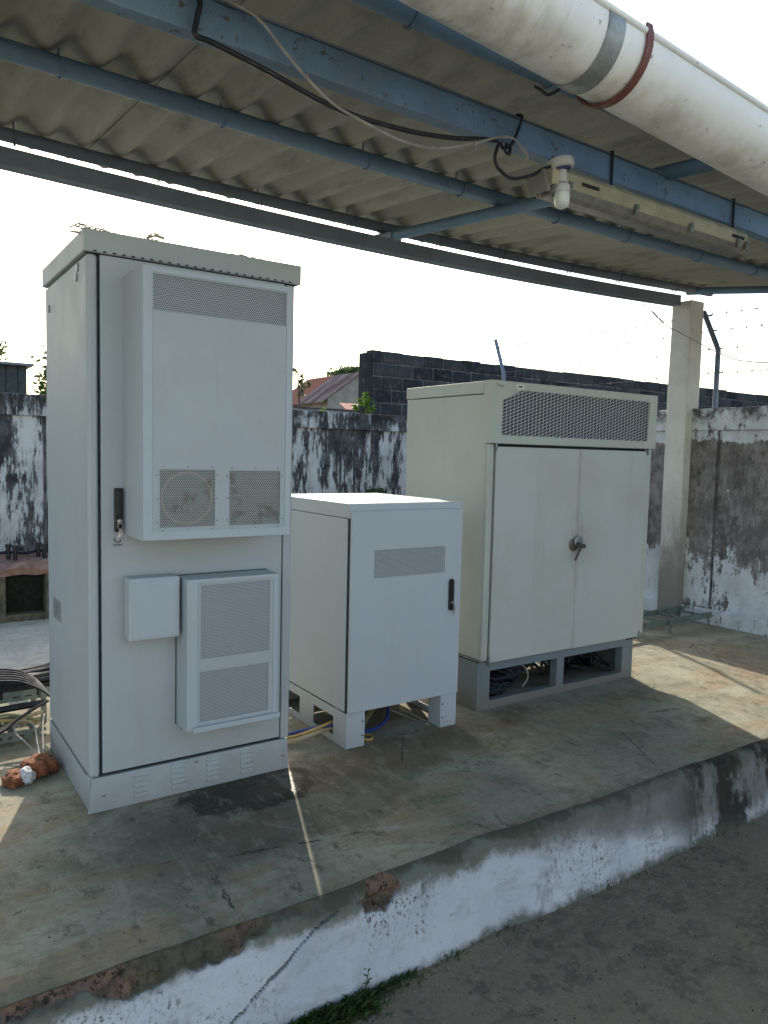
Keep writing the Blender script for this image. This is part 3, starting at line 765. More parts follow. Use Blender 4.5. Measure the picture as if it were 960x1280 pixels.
def cabinet_tall():
    r = thing('telecom_cabinet', (.4, .36, 0), 'tallest grey-white cabinet with two ventilation units on its door, at the left', 'cabinet')
    W, D, H = .79, .72, 1.975
    # plinth with flared front corner and louvres
    pl = MB(); pl.box(.0, W, .012, D, 0.0, .130); pl.build('plinth', 'white1', r, .006)
    pf = MB(); 
    pf.add([(-.004, -.012, 0), (W + .002, -.012, 0), (W + .002, .010, 0), (-.004, .010, 0), (.012, -.004, .126), (W, -.004, .126), (W, .010, .126), (.012, .010, .126)],
           [(3, 2, 1, 0), (4, 5, 6, 7), (0, 1, 5, 4), (1, 2, 6, 5), (2, 3, 7, 6), (3, 0, 4, 7)]); pc = pf.build('plinth_cover', 'white1', r, .004)
    for cx in (.185, .325, .466, .606):
        for k in range(5):
            z = .026 + k * .0195; b = MB(); yf = -.012 + .008 * z / .126
            b.add([(cx - .03, yf - .0005, z), (cx + .03, yf - .0005, z), (cx + .027, yf - .008, z + .001), (cx - .027, yf - .008, z + .001), (cx - .026, yf - .0005, z + .013), (cx + .026, yf - .0005, z + .013)],
                  [(0, 1, 2, 3), (3, 2, 5, 4), (0, 3, 4), (1, 5, 2)]); 
            lv = b.build('louvre', 'white1', pc)
    for x, z in ((.05, .06), (.395, .113), (.765, .06)): b = MB(); screw(b, x, -.008, z); b.build('screw', 'steel', pc)
    # body
    bd = MB(); bd.box(0, W, .004, D, .134, H - .004); bd.build('body', 'white1', r, .012, 4)
    b = MB(); b.box(-.001, .0, .03, .68, .1305, .1335); b.build('side_seam', 'seal', r)
    MB().box(.0, .036, -.016, .03, .134, H - .004).build('corner_post', 'white1', r, .012, 5)
    MB().box(.753, W, -.014, .03, .134, H - .004).build('corner_post', 'white1', r, .006, 3)
    MB().box(.036, .753, -.004, .0035, .132, H - .002).build('door_seal', 'seal', r)
    d = MB().box(.045, .746, -.016, -.0045, .144, H - .004).build('door', 'white1', r, .002)
    # vent slots under the lid, lid
    ld = MB().box(-.010, W + .022, -.028, D + .01, H, 2.05).build('lid', 'white1', r, .005, 3)
    b = MB(); b.box(.0, W, -.014, .0035, H - .003, H - .0005); b.build('lid_gap', 'seal', r)
    for k in range(24): x = .02 + k * .032; MB().box(x, x + .012, -.0285, -.0278, H + .0015, H + .0065).build('slot', 'seal', ld)
    MB().box(-.0015, .0005, .455, .605, .605, .69).build('side_plate', 'galv', r, .0005)
    for y, z in ((.10, 1.93), (.62, 1.86), (.12, 1.90)): 
        MB().box(-.006, .0, y, y + .012, z, z + .028).build('side_latch', 'galv', r, .001)
    unit(r, 'ventilation_unit', .122, .663, -.250, .0, 1.008, 1.908, .153, .640, 1.038, 1.888,
         [(.157, .637, 1.767, 1.884), (.178, .372, 1.050, 1.246), (.425, .622, 1.050, 1.244)], ['perf1', 'perf2', 'perf2'], fan=(.275, 1.148))
    unit(r, 'ventilation_unit', .313, .676, -.137, -.017, .283, .845, .352, .655, .296, .832,
         [(.365, .640, .549, .823), (.362, .637, .312, .501)], ['perf3', 'perf3'], lip=True)
    j = MB().box(.119, .301, -.094, -.017, .632, .857).build('junction_box', 'white2', r, .007, 3)
    MB().box(.131, .289, -.0965, -.0935, .644, .846).build('box_cover', 'white2', j, .002)
    h = MB().box(.087, .117, -.030, -.016, 1.018, 1.173).build('swing_handle', 'black', r, .004)
    MB().box(.092, .112, -.036, -.030, 1.075, 1.165).build('lever', 'black', h, .004)
    MB().lathe((.103, -.030, 1.055), (0, -1, 0), [(0, 0), (.010, 0), (.009, .008), (0, .009)], 16).build('lock', 'steel', h)
    k = MB(); k.tube([(.103 + .009 * math.cos(t), -.042, 1.040 + .012 * math.sin(t)) for t in [R(a) for a in range(0, 360, 30)]], .0014, 6, closed=True)
    k.obox((.106, -.043, 1.018), (1, 0, .2), (0, 1, 0), (-.2, 0, 1), .006, .001, .013); k.obox((.100, -.045, 1.014), (1, 0, -.25), (0, 1, 0), (.25, 0, 1), .005, .001, .016)
    k.build('keys', 'steel', h)
    b = MB(); b.tube([(.100 + .012 * math.cos(t), -.0168, .990 + .010 * math.sin(t)) for t in [R(a) for a in range(190, 351, 16)]], .0016, 6)
    b.add([(.084, -.0172, .988), (.092, -.0172, .990), (.087, -.0172, .997)], [(0, 1, 2)]); b.build('arrow_mark', 'ink', r)
    text_obj('OPEN', .0125, (.100, -.0172, .966), FRONT, r)
    return r
def unit(r, name, x0, x1, ya, yb_, z0, z1, fx0, fx1, fz0, fz1, holes, mats, fan=None, lip=False):
    t = .004
    b = MB(); b.box(x0, x0 + t, ya + .003, yb_, z0, z1).box(x1 - t, x1, ya + .003, yb_, z0, z1).box(x0 + t, x1 - t, ya + .003, yb_, z1 - t, z1).box(x0 + t, x1 - t, ya + .003, yb_, z0, z0 + t)
    u = b.build(name, 'white2', r)
    f = framed_front(x0, x1, z0, z1, ya, ya + .003, [(fx0, fx1, fz0, fz1)]); f.build('frame', 'white2', u, .0035, 2)
    f = framed_front(fx0 - .004, fx1 + .004, fz0 - .004, fz1 + .004, ya + .0035, ya + .0055, holes); f.build('front_panel', 'white1', u)
    for (a, b_, c, d), mt_ in zip(holes, mats):
        grille(u, a - .002, b_ + .002, c - .002, d + .002, ya + .0062, mt_)
        MB().box(a - .006, b_ + .006, ya + .030, ya + .034, c - .006, d + .006).build('filter', 'filter_grey', u)
        if fan or True:
            if d - c < .4 and b_ - a < .3:
                for q in range(3):
                    for (x, z) in ((a + (b_ - a) * (.05 + .45 * q), c - .010), (a + (b_ - a) * (.05 + .45 * q), d + .010), (a - .008, c + (d - c) * (.1 + .4 * q)), (b_ + .008, c + (d - c) * (.1 + .4 * q))):
                        if fz0 < z < fz1 and fan: s_ = MB(); screw(s_, x, ya + .0035, z, .0035); s_.build('screw', 'steel', u)
    if fan:
        c = (fan[0], ya + .014, fan[1])
        MB().tube([(c[0] + .088 * math.cos(R(a)), c[1], c[2] + .088 * math.sin(R(a))) for a in range(0, 360, 10)], .004, 6, closed=True).build('fan_ring', 'cream_cable', u)
    if lip: MB().box(x0 + .02, x1 + .006, ya - .016, ya - .0005, z0 - .004, z0 + .016).build('drip_lip', 'white2', u, .003)
    MB().box(x0 - .003, x1 + .003, yb_ - .003, yb_ + .0, z0 - .003, z1 + .003).build('gasket', 'seal', u)
cabinet_tall()

def cabinet_small():
    r = thing('telecom_cabinet', (1.41, .40, 0), 'smallest white cabinet standing on a slotted plinth between the two bigger ones', 'cabinet')
    x0, x1, y0, y1 = 1.0985, 1.7265, .037, .775
    MB().box(x0, x1, y0 + .020, y1, .164, 1.028).build('body', 'white2', r, .004)
    MB().box(x0 - .001, x1 + .001, y0, y1 + .003, 1.0305, 1.096).build('lid', 'white2', r, .004)
    MB().box(x0 + .004, x1 - .004, y0 + .003, y0 + .0195, .166, 1.028).build('door_seal', 'seal', r)
    d = framed_front(x0 + .003, x1 - .003, .164, 1.064, y0 - .016, y0 - .0015, [(1.221, 1.622, .761, .886)]).build('door', 'white2', r, .002)
    grille(r, 1.219, 1.624, .759, .888, y0 - .0125, 'perf3')
    MB().box(1.215, 1.63, y0 - .001, y0 + .002, .755, .892).build('filter', 'filter_grey', d)
    # slim oval handle in a recess
    b = MB(); vs = []; n = 24; cx, za, zb_ = 1.662, .577, .728
    for k in range(n):
        a = 2 * math.pi * k / n; zc = zb_ - .014 if math.sin(a) >= 0 else za + .014
        vs.append((cx + .0155 * math.cos(a), zc + .0155 * math.sin(a)))
    V3 = [(x, y0 - .017, z) for x, z in vs] + [(x, y0 - .026, z) for x, z in vs]
    b.add(V3, [tuple(range(n)), tuple(range(n, 2 * n))[::-1]] + [(k, (k + 1) % n, n + (k + 1) % n, n + k) for k in range(n)])
    h = b.build('swing_handle', 'black', r, .003)
    MB().box(cx - .008, cx + .008, y0 - .033, y0 - .026, .640, .715).build('lever', 'black', h, .003)
    MB().lathe((cx + .004, y0 - .026, .615), (0, -1, 0), [(0, 0), (.009, 0), (.008, .006), (0, .007)], 14).build('lock', 'steel', h)
    k = MB(); k.obox((cx + .008, y0 - .036, .588), (1, 0, .1), (0, 1, 0), (-.1, 0, 1), .0055, .0012, .016); k.tube([(cx + .006 + .007 * math.cos(R(a)), y0 - .037, .560 + .009 * math.sin(R(a))) for a in range(0, 360, 30)], .0013, 6, closed=True); k.build('keys', 'steel', h)
    # plinth: four corner legs, slotted sides, low back rail
    def side(x, t):
        b = MB(); ys = [y0 + .01, .148, .338, .474, .62, y1]; 
        for (a, c) in ((y0 + .004, .148), (.338, .474), (.62, y1)): b.box(x, x + t, a, c, 0, .1585)
        for (a, c) in ((.148, .338), (.474, .62)): b.box(x, x + t, a, c, 0, .030).box(x, x + t, a, c, .118, .1585)
        return b.build('plinth_side', 'white2', r)
    side(x0, .004); side(x1 - .004, .004)
    for xa, xb in ((x0, x0 + .097), (x1 - .097, x1)):
        b = MB().box(xa, xb, y0 - .004, y0 + .002, 0, .161); lg = b.build('leg', 'white2', r, .001)
        xi = xb - .004 if xa == x0 else xa
        MB().box(xi, xi + .004, y0 + .0022, y0 + .09, 0, .161).build('leg_return', 'white2', lg)
        xs_ = xb - .012 if xa == x0 else xa + .012
        for z in (.115, .05): s_ = MB(); screw(s_, xs_, y0 - .004, z, .004); s_.build('screw', 'dark', lg)
    MB().box(x0 + .005, x1 - .005, y1 - .004, y1, .0, .155).build('plinth_back', 'white2', r)
cabinet_small()

def cabinet_wide():
    r = thing('battery_cabinet', (2.6, .47, 0), 'wide beige two-door cabinet with meshed hood on a grey plinth at the right', 'cabinet')
    x0, x1, y0, y1 = 1.952, 3.252, .125, .818
    b = MB(); b.box(x0, x1, y0 + .004, y1, .264, 1.628); b.build('body', 'beige', r, .004)
    MB().box(x0, x0 + .040, y0 - .014, y0 + .003, .264, 1.380).build('door_post', 'beige', r, .004)
    MB().box(x1 - .050, x1, y0 - .014, y0 + .003, .264, 1.380).build('door_post', 'beige', r, .004)
    MB().box(x0 + .0405, x1 - .0505, y0 + .0, y0 + .0035, .250, 1.380).build('door_seal', 'seal', r)
    MB().box(x0 + .050, 2.6235, y0 - .021, y0 - .001, .250, 1.366).build('door', 'beige_door', r, .003)
    MB().box(2.6265, x1 - .052, y0 - .019, y0 - .001, .247, 1.366).build('door', 'beige_door', r, .003)
    # hood: shell with a cut-corner mesh window
    hx0, hx1, hz0, hz1, hy = 1.940, 3.250, 1.382, 1.695, .084
    top = MB().box(x0 - .004, x1 + .002, y0 + .03, y1 + .004, 1.632, 1.694).build('roof_cap', 'beige', r, .003)
    shape = [(2.010, 1.424), (3.172, 1.424), (3.180, 1.655), (2.145, 1.655), (2.012, 1.598)]
    outer = [(hx0, hz0), (hx1, hz0), (hx1, hz1), (hx0, hz1)]
    # front sheet as a ring between the outer rectangle and the window outline
    ring_o = [(hx0, hz0), (hx1, hz0), (hx1, hz1), (2.145, hz1), (hx0, hz1)]
    b = MB(); n = 5; vs = [(x, hy, z) for x, z in ring_o] + [(x, hy, z) for x, z in shape] + [(x, hy + .004, z) for x, z in ring_o] + [(x, hy + .004, z) for x, z in shape]
    fs = []
    for k in range(n):
        l = (k + 1) % n; fs += [(k, l, n + l, n + k), (2 * n + k, 3 * n + k, 3 * n + l, 2 * n + l), (k, 2 * n + k, 2 * n + l, l), (n + k, n + l, 3 * n + l, 3 * n + k)]
    b.add(vs, fs)
    hood = b.build('hood', 'beige', r)
    b = MB(); b.box(hx0, hx0 + .004, hy + .0042, y0 + .02, hz0, hz1).box(hx1 - .004, hx1, hy + .0042, y0 + .02, hz0, hz1).box(hx0 + .0042, hx1 - .0042, hy + .0042, y0 + .029, hz1 - .005, hz1 - .001).box(hx0 + .0042, hx1 - .0042, hy + .0042, y0 - .016, hz0 + .001, hz0 + .005)
    b.build('hood_sides', 'beige', hood)
    grille(r, 0, 0, 0, 0, hy + .0021, 'expanded', shape=[(x, z) for x, z in shape], name='mesh_screen')
    MB().box(hx0 + .01, hx1 - .01, hy + .040, hy + .043, hz0 + .01, hz1 - .008).build('filter', 'blue_filter', hood)
    MB().box(2.106, 2.158, hy - .0008, hy - .0002, 1.660, 1.684).build('sticker', 'sticker', hood)
    b = MB(); b.box(2.118, 2.146, hy - .0012, hy - .0009, 1.668, 1.676); b.build('sticker_print', 'ink', hood)
    text_obj('Tecoo', .020, (1.992, hy - .0006, 1.664), Euler((R(90), R(6), 0)), r, 'filter_grey')
    # handle
    c = Vector((2.597, y0 - .0215, .838)); h = MB().lathe(c, (0, -1, 0), [(0, 0), (.036, 0), (.036, .005), (.033, .007), (0, .007)], 32).build('door_handle', 'worn_steel', r)
    MB().lathe(c + Vector((.026, 0, .018)), (0, -1, 0), [(0, .0075), (.033, .0075), (.033, .015), (.030, .017), (0, .017)], 28).build('lock_boss', 'galv', h)
    MB().lathe(c + Vector((.014, 0, .002)), (0, -1, 0), [(0, .0175), (.013, .0175), (.012, .034), (0, .035)], 18).build('spindle', 'worn_steel', h)
    MB().tube([c + Vector((.046, -.026, -.006)), c + Vector((.020, -.034, -.018)), c + Vector((.0, -.036, -.050)), c + Vector((-.022, -.036, -.082))], [.010, .0085, .0065, .006], 10).build('lever', 'worn_steel', h)
    MB().lathe(c + Vector((.050, -.014, -.008)), (0, -1, 0), [(0, 0), (.013, 0), (.013, .020), (.010, .023), (0, .023)], 16).build('lever_boss', 'worn_steel', h)
    # hinges, bottom catches
    for x, z in ((x0 + .044, .235), (x1 - .046, .232), (x0 + .044, 1.345), (x1 - .046, 1.345)):
        MB().tube([(x, y0 - .024, z), (x, y0 - .024, z + .05)], .006, 8).build('hinge', 'galv', r)
    MB().box(x1 - .14, x1 - .05, y0 - .012, y0 + .02, .236, .2465).build('bottom_catch', 'seal', r, .002)
    MB().box(x0 - .003, x1 - .06, y0 - .006, y1, .2555, .2625).build('bottom_rail', 'galv', r)
    # plinth
    bx0, bx1 = 1.937, 3.178
    pf = framed_front(bx0, bx1, 0, .252, y0 - .003, y0 + .002, [(2.024, 2.523, .044, .202), (2.580, 3.082, .041, .200)]); p = pf.build('plinth', 'base_grey', r)
    fr = MB()
    for (a, b_) in ((2.024, 2.523), (2.580, 3.082)):
        fr.box(a - .003, a, y0 + .0022, y0 + .045, .04, .205).box(b_, b_ + .003, y0 + .0022, y0 + .045, .04, .205).box(a, b_, y0 + .0022, y0 + .045, .202, .205).box(a, b_, y0 + .0022, y0 + .045, .036, .040)
    fr.build('plinth_flanges', 'base_grey', p)
    MB().box(bx0, bx0 + .004, y0 + .003, y1 - .01, 0, .252).build('plinth_side', 'base_grey', p)
    MB().box(bx1 - .004, bx1, y0 + .003, y1 - .01, 0, .252).build('plinth_side', 'base_grey', p)
    MB().box(bx0 + .005, 2.62, y1 - .014, y1 - .010, 0, .252).build('plinth_back', 'base_grey', p)
    MB().box(2.62, bx1 - .005, y1 - .014, y1 - .010, .16, .252).build('plinth_back', 'base_grey', p)
cabinet_wide()

def plinth_cables():
    rnd = random.Random(3)
    b = MB()
    for k in range(20):
        cx = 2.14 + .016 * k; pts = []
        for q in range(14):
            a = q * .55 + k; pts.append((cx + .13 * math.cos(a) * rnd.uniform(.7, 1), .34 + .14 * math.sin(a), .022 + .009 * k + rnd.uniform(0, .04)))
        b.tube(smooth_path(pts, 5), .010, 8)
    tag(b.build('coiled_cable', 'black_cable'), 'black cable coiled behind the left slot of the grey plinth', 'cable')
    b = MB()
    for k in range(26):
        xs = 2.64 + .015 * k; yy = .20 + rnd.uniform(0, .35)
        pts = [(xs - .1, yy + .1, .235), (xs - .05 + rnd.uniform(-.05, .05), yy, .16 + rnd.uniform(-.05, .05)), (xs + rnd.uniform(-.08, .12), yy - .04, .08 + rnd.uniform(-.03, .06)), (xs + .14 + rnd.uniform(-.08, .1), yy + .10, .03), (xs + .3, yy + .55, .03)]
        b.tube(smooth_path(pts, 6), rnd.choice((.008, .010, .006)), 8)
    tag(b.build('cable_bundle', 'black_cable'), 'tangle of black cables seen through the right slot of the grey plinth', 'cables')
    b = MB(); b.tube(smooth_path([(2.30, .19, .19), (2.345, .18, .15), (2.36, .18, .10), (2.33, .19, .05)]), .004, 6)
    tag(b.build('thin_wire', 'white_cable'), 'thin white wire hanging in the left slot of the grey plinth', 'wire')
plinth_cables()
def floor_cables():
    defs = [('blue_cable', 'blue cable lying under the small cabinet and out through its side slot', [(.79, .33, .012), (.92, .26, .03), (1.05, .20, .06), (1.13, .17, .062), (1.22, .13, .03), (1.33, .15, .014), (1.44, .21, .03), (1.50, .30, .08), (1.56, .42, .15)], .0085),
            ('cream_cable', 'tan cable leaving the side slot of the small cabinet towards the tallest one', [(.79, .24, .012), (.90, .19, .022), (1.02, .17, .045), (1.11, .18, .048), (1.25, .22, .02), (1.40, .30, .04), (1.52, .42, .13)], .0095),
            ('yellow_cable', 'orange-yellow cable beside the blue one in front of the slotted plinth', [(.79, .30, .010), (.93, .22, .03), (1.04, .185, .062), (1.12, .19, .075), (1.24, .30, .03), (1.36, .36, .05), (1.46, .46, .14)], .007),
            ('olive_cable', 'yellow-green earth cable climbing under the small cabinet', [(1.16, .20, .01), (1.25, .16, .02), (1.32, .20, .05), (1.42, .26, .10), (1.50, .36, .15)], .0065)]
    for m_, lab, pts, rr in defs:
        tag(MB().tube(smooth_path(pts), rr, 8).build('floor_cable', m_), lab, 'cable')
    b = MB()
    for k in range(3): b.tube(smooth_path([(1.68 - .03 * k, .70, .02), (1.60 - .02 * k, .5, .03), (1.52, .34, .05 + .01 * k), (1.50, .28, .09), (1.46, .34, .15)]), .008, 8)
    tag(b.build('floor_cable', 'black_cable'), 'black cables bunched in shade under the right side of the small cabinet', 'cables')
    tag(MB().tube(smooth_path([(1.60, .18, .006), (1.585, .12, .006), (1.60, .08, .006), (1.57, .20, .010), (1.50, .30, .04)]), .004, 6).build('floor_cable', 'white_cable'), 'pale cable end lying beside the right leg of the small cabinet', 'cable')
    tag(MB().tube(smooth_path([(1.245, .16, .008), (1.275, .10, .008), (1.25, .06, .008), (1.215, .08, .008)]), .006, 8).build('floor_cable', 'yellow_cable'), 'short yellow cable tail curled by the left leg of the small cabinet', 'cable')
floor_cables()

def twigs():
    rnd = random.Random(5)
    for (cx, cy, w_, n, lab) in ((.02, .03, .10, 26, 'sparse dry twigs on the left corner of the tallest cabinet'), (.63, .06, .15, 70, 'small heap of dry straw on the right end of the tallest cabinet'), (.213, .0, .03, 10, 'tiny tuft of straw on the front edge of the tallest cabinet')):
        b = MB()
        for k in range(n):
            x = cx + rnd.uniform(-w_, w_) * .8; y = cy + rnd.uniform(-.04, .06); a = rnd.uniform(-.5, .5); l = rnd.uniform(.02, .07)
            z = 2.053 + rnd.uniform(0, .006); u = rnd.uniform(-.1, .5)
            b.tube([(x, y, z), (x + l * .5 * math.cos(a), y + l * .5 * math.sin(a), z + l * u * .7), (x + l * math.cos(a), y + l * math.sin(a), z + l * u * .5)], rnd.uniform(.0012, .003), 5)
        tag(b.build('dry_straw', 'straw'), lab, 'straw')
twigs()

# ------------------------------------------------------------ cable ladder by the pillar
def ladder(loc, label, xa, xb, ya, yb_, z0, z1, rung, mat, step, slots=False, feet=()):
    r = thing('cable_ladder', loc, label, 'cable ladder')
    for y in (ya, yb_):
        if slots:
            b = MB(); x = xa
            while x < xb - .001:
                xe = min(x + .022, xb); b.box(x, xe, y, y + .003, z0, z1); x2 = min(xe + .022, xb)
                if x2 > xe: b.box(xe, x2, y, y + .003, z0, z0 + (z1 - z0) * .3).box(xe, x2, y, y + .003, z0 + (z1 - z0) * .62, z1)
                x = x2
            b.build('side_rail', mat, r)
        else: MB().box(xa, xb, y, y + .004, z0, z1).build('side_rail', mat, r, .001)
    x = xa + .08
    while x < xb - .03:
        MB().box(x, x + rung, ya + .0045, yb_ - .0005, z0 + .006, z0 + .022).build('rung', mat, r); x += step
    for x in feet:
        for y in (ya - .008, yb_ + .012): MB().box(x, x + .025, y - .004, y + .001, 0, z0 + .03).build('foot', mat, r)
    return r
ladder((4.1, .9, .06), 'grey cable ladder between the beige cabinet and the right wall', 3.27, 4.97, .735, 1.005, .062, .108, .02, 'tray', .26, feet=(3.4, 4.40, 4.9))
# left side trays with cables
TRAY = ladder((-.8, 1.1, .1), 'slotted grey-green cable tray carrying black cables at the left of the tallest cabinet', -2.2, .12, 1.06, 1.32, .120, .190, .022, 'tray', .25, slots=False, feet=(-1.6, -.6, .02))
ladder((-.8, .8, .0), 'low perforated cable tray on the floor beside the tallest cabinet', -2.2, .0, .80, 1.02, .022, .066, .02, 'tray', .09, slots=True, feet=(-1.5, -.5))
for k in range(14):
    x = -.62 + .052 * k
    for z in ((.172, .140) if k % 3 else (.156,)): MB().box(x, x + (.030 if k % 3 else .012), 1.0585, 1.0595, z - (.003 if k % 3 else .02), z + (.003 if k % 3 else .02)).build('slot', 'dark', TRAY)
MB().box(-.115, -.035, 1.045, 1.055, .085, .124).build('tray_label', 'sticker', TRAY)
def left_cables():
    rnd = random.Random(11)
    b = MB()
    for k in range(34):
        y = 1.02 + .018 * (k % 12); z = .192 + .017 * (k // 12) + rnd.uniform(0, .012)
        pts = [(-2.2 + .25 * q, y + rnd.uniform(-.015, .015) , z + rnd.uniform(-.008, .012)) for q in range(10)] + [(.12, y - .02 + rnd.uniform(-.02, .02), z + .03)]
        pts = [(x, yy + .06 * (x + .2), zz) for x, yy, zz in pts]
        b.tube(smooth_path(pts, 5), rnd.uniform(.008, .013), 8)
    tag(b.build('cable_bundle', 'black_cable'), 'thick bundle of black cables running into the back of the tallest cabinet', 'cables')
    b = MB()
    for k in range(6): b.tube(smooth_path([(-1.0, .92 + .02 * k, .235), (-.35, .93 + .02 * k, .262 + .006 * k), (-.13, .92 + .018 * k, .262 + .006 * k), (-.03, .86 + .02 * k, .235 + .004 * k), (.02, .80 + .01 * k, .20)]), .0055, 8)
    tag(b.build('cable_bundle', 'black_cable'), 'thin black cables arching over the tray edge towards the tallest cabinet', 'cables')
    b = MB().tube(smooth_path([(-.5, .70, .06), (-.22, .74, .085), (-.12, .80, .118), (-.03, .84, .150), (.02, .86, .165)]), .007, 8)
    b.tube(smooth_path([(-.9, 1.0, .10), (-.3, .98, .112), (-.08, .96, .125), (.02, .95, .130)]), .016, 8)
    tag(b.build('ground_cable', 'black_cable'), 'black cable slanting up from the floor tray to the tallest cabinet', 'cable')
    for m_, pts, rr, lab in (('olive_cable', [(-.45, .88, .05), (-.24, .88, .105), (-.15, .88, .122), (-.07, .87, .10), (-.02, .86, .08)], .007, 'green cable looping over the low perforated tray'),
                             ('yellow_cable', [(-.45, .90, .04), (-.25, .90, .082), (-.17, .90, .092), (-.08, .89, .075), (-.02, .88, .07)], .008, 'yellow-green earth cable in the low perforated tray'),
                             ('cream_cable', [(-.20, .84, .06), (-.12, .86, .09), (-.04, .88, .105), (.0, .88, .11)], .009, 'tan cable rising from the low perforated tray'),
                             ('white_cable', [(-.075, .56, .035), (-.105, .66, .06), (-.135, .73, .085), (-.13, .75, .115), (-.095, .76, .125), (-.06, .74, .10), (-.062, .66, .06), (-.07, .56, .035)], .0035, 'round loop of thin grey wire rising from the brown rag'),
                             ('white_cable', [(-.06, .52, .04), (-.045, .62, .06), (-.025, .74, .10), (-.005, .82, .12)], .0035, 'thin grey wire running from the brown rag up to the cabinet')):
        tag(MB().tube(smooth_path(pts), rr, 8).build('loose_cable', m_), lab, 'cable')
    # foam rag lump
    def lump(name, mat, c, s_, seed, lab=None, root=None):
        bm = bmesh.new(); bmesh.ops.create_icosphere(bm, subdivisions=5, radius=1)
        for v in bm.verts:
            p = v.co.copy(); d = 1 + .30 * mnoise.noise(p * 1.8 + Vector((seed, 0, 0))) + .20 * abs(mnoise.noise(p * 3.2 + Vector((0, seed, 0)))) + .10 * abs(mnoise.noise(p * 7 + Vector((seed, 0, 3)))) + .012 * mnoise.noise(p * 40)
            v.co = Vector((c[0] + p.x * s_[0] * d, c[1] + p.y * s_[1] * d, max(.003, c[2] + p.z * s_[2] * d)))
        me = bpy.data.meshes.new(name); bm.to_mesh(me); bm.free()
        for f in me.polygons: f.use_smooth = True
        me.materials.append(M[mat]); o = bpy.data.objects.new(name, me); col.objects.link(o)
        if root: attach(o, root)
        return o
    rg = thing('rag', (-.12, .44, 0), 'crumpled rust-brown rag with a white scrap on the floor left of the cabinets', 'rag')
    lump('brown_rag', 'rag', (-.085, .46, .028), (.062, .075, .034), 1.0, root=rg)
    lump('brown_fold', 'rag', (-.185, .40, .020), (.040, .055, .026), 4.0, root=rg)
    lump('white_scrap', 'rag_white', (-.145, .385, .030), (.026, .045, .028), 8.0, root=rg)
left_cables()
def low_block():
    r = thing('concrete_block', (.3, 3.5, 0), 'low broken concrete box with a dark opening and pink render against the wall', 'block')
    b = MB(); b.box(-.9, -.02 + .2, 3.38, 4.15, 0, .372).box(.455, .60, 3.38, 4.15, 0, .372).box(.18, .455, 3.38, 4.15, 0, .055).box(.18, .455, 3.7, 4.15, .055, .372)
    b.build('body', 'blockc', r, .006)
    MB().box(.182, .453, 3.50, 3.502, .057, .354).build('opening', 'jet', r)  # dark board painted in place of the shade inside the hollow
    top = MB(); vs = []; fs = []; nx, ny = 50, 14
    for j in range(ny + 1):
        for i in range(nx + 1):
            x = -.92 + 1.54 * i / nx; y = 3.355 + .8 * j / ny; vs.append((x, y, .43 + .03 * nz(x, y, 0, 5) + (-.035 if j == 0 else 0)))
    for j in range(ny):
        for i in range(nx): a = j * (nx + 1) + i; fs.append((a, a + 1, a + nx + 2, a + nx + 1))
    n0 = len(vs)
    for i in range(nx + 1): x = -.92 + 1.54 * i / nx; vs.append((x, 3.365, .355 + .02 * nz(x, 0, 9, 9)))
    for i in range(nx): fs.append((n0 + i, n0 + i + 1, i + 1, i))
    top.add(vs, fs); top.build('crust', 'rust_brick', r)
    for x, y in ((.25, 3.75), (.285, 3.65), (.475, 3.80), (.495, 3.66)):
        MB().tube([(x, y, .43), (x, y, .535)], .017, 10).tube([(x, y, .52), (x, y, .545)], .024, 6).build('anchor_bolt', 'black', r)
    tag(MB().tube(smooth_path([(.1, 3.85, .452), (.25, 3.83, .470), (.38, 3.80, .462), (.5, 3.82, .475), (.62, 3.78, .45)]), .012, 8).build('ground_cable', 'black_cable'), 'black cable lying between the anchor bolts on the concrete box', 'cable')
low_block()

# ------------------------------------------------------------ barbed wire, posts, overhead wires
def posts():
    for (y, lab) in ((.90, 'bent blue-grey fence post on the wall just right of the pillar'), (3.43, 'bent blue-grey fence post behind the wide beige cabinet')):
        r = thing('fence_post', (5.11, y, 1.745), lab, 'fence post', 'barbed wire posts on the wall')
        P = [(5.11, y, 1.70), (5.11, y, 2.22), (5.11, y + .02, 2.27), (5.11, y + .15, 2.60 if y > 2 else 2.55)]
        MB().tube(P, .021, 10).build('post', 'post_blue', r)
        for z, dy in ((2.04, 0), (2.235, .01), (2.385, .07), (2.51, .12)):
            MB().tube([(5.11 + .02 * math.cos(R(a)), y + dy - .024 + .018 * math.sin(R(a)), z) for a in range(0, 360, 30)], .004, 6, closed=True).build('wire_eye', 'galv', r)
    rnd = random.Random(8)
    for z, dy, lab in ((2.04, 0, 'lowest'), (2.235, .01, 'second lowest'), (2.385, .07, 'second highest'), (2.52, .12, 'highest')):
        b = MB(); ys = [-3.5 + .02 * k for k in range(int(6.94 / .02))]
        def zz(y):
            seg = (y - .9) / 2.53; fr = seg - math.floor(seg); return z - .035 * 4 * fr * (1 - fr) * .5 + .008 * nz(0, y, z, 1.7)
        pa = [(5.11 + .003 * math.sin(y * 90), y + dy, zz(y) + .003 * math.cos(y * 90)) for y in ys]; b.tube(pa, .0030, 4)
        y = -3.4
        while y < 3.4:
            c = Vector((5.11, y + dy, zz(y)))
            for q in range(2):
                d = Vector((rnd.uniform(-1, 1), rnd.uniform(-.4, .4), rnd.uniform(-1, 1))).normalized() * .016; b.tube([c - d, c + d], .0024, 4)
            y += .125
        tag(b.build('barbed_wire', 'barb'), lab + ' strand of barbed wire above the right wall', 'barbed wire')
posts()
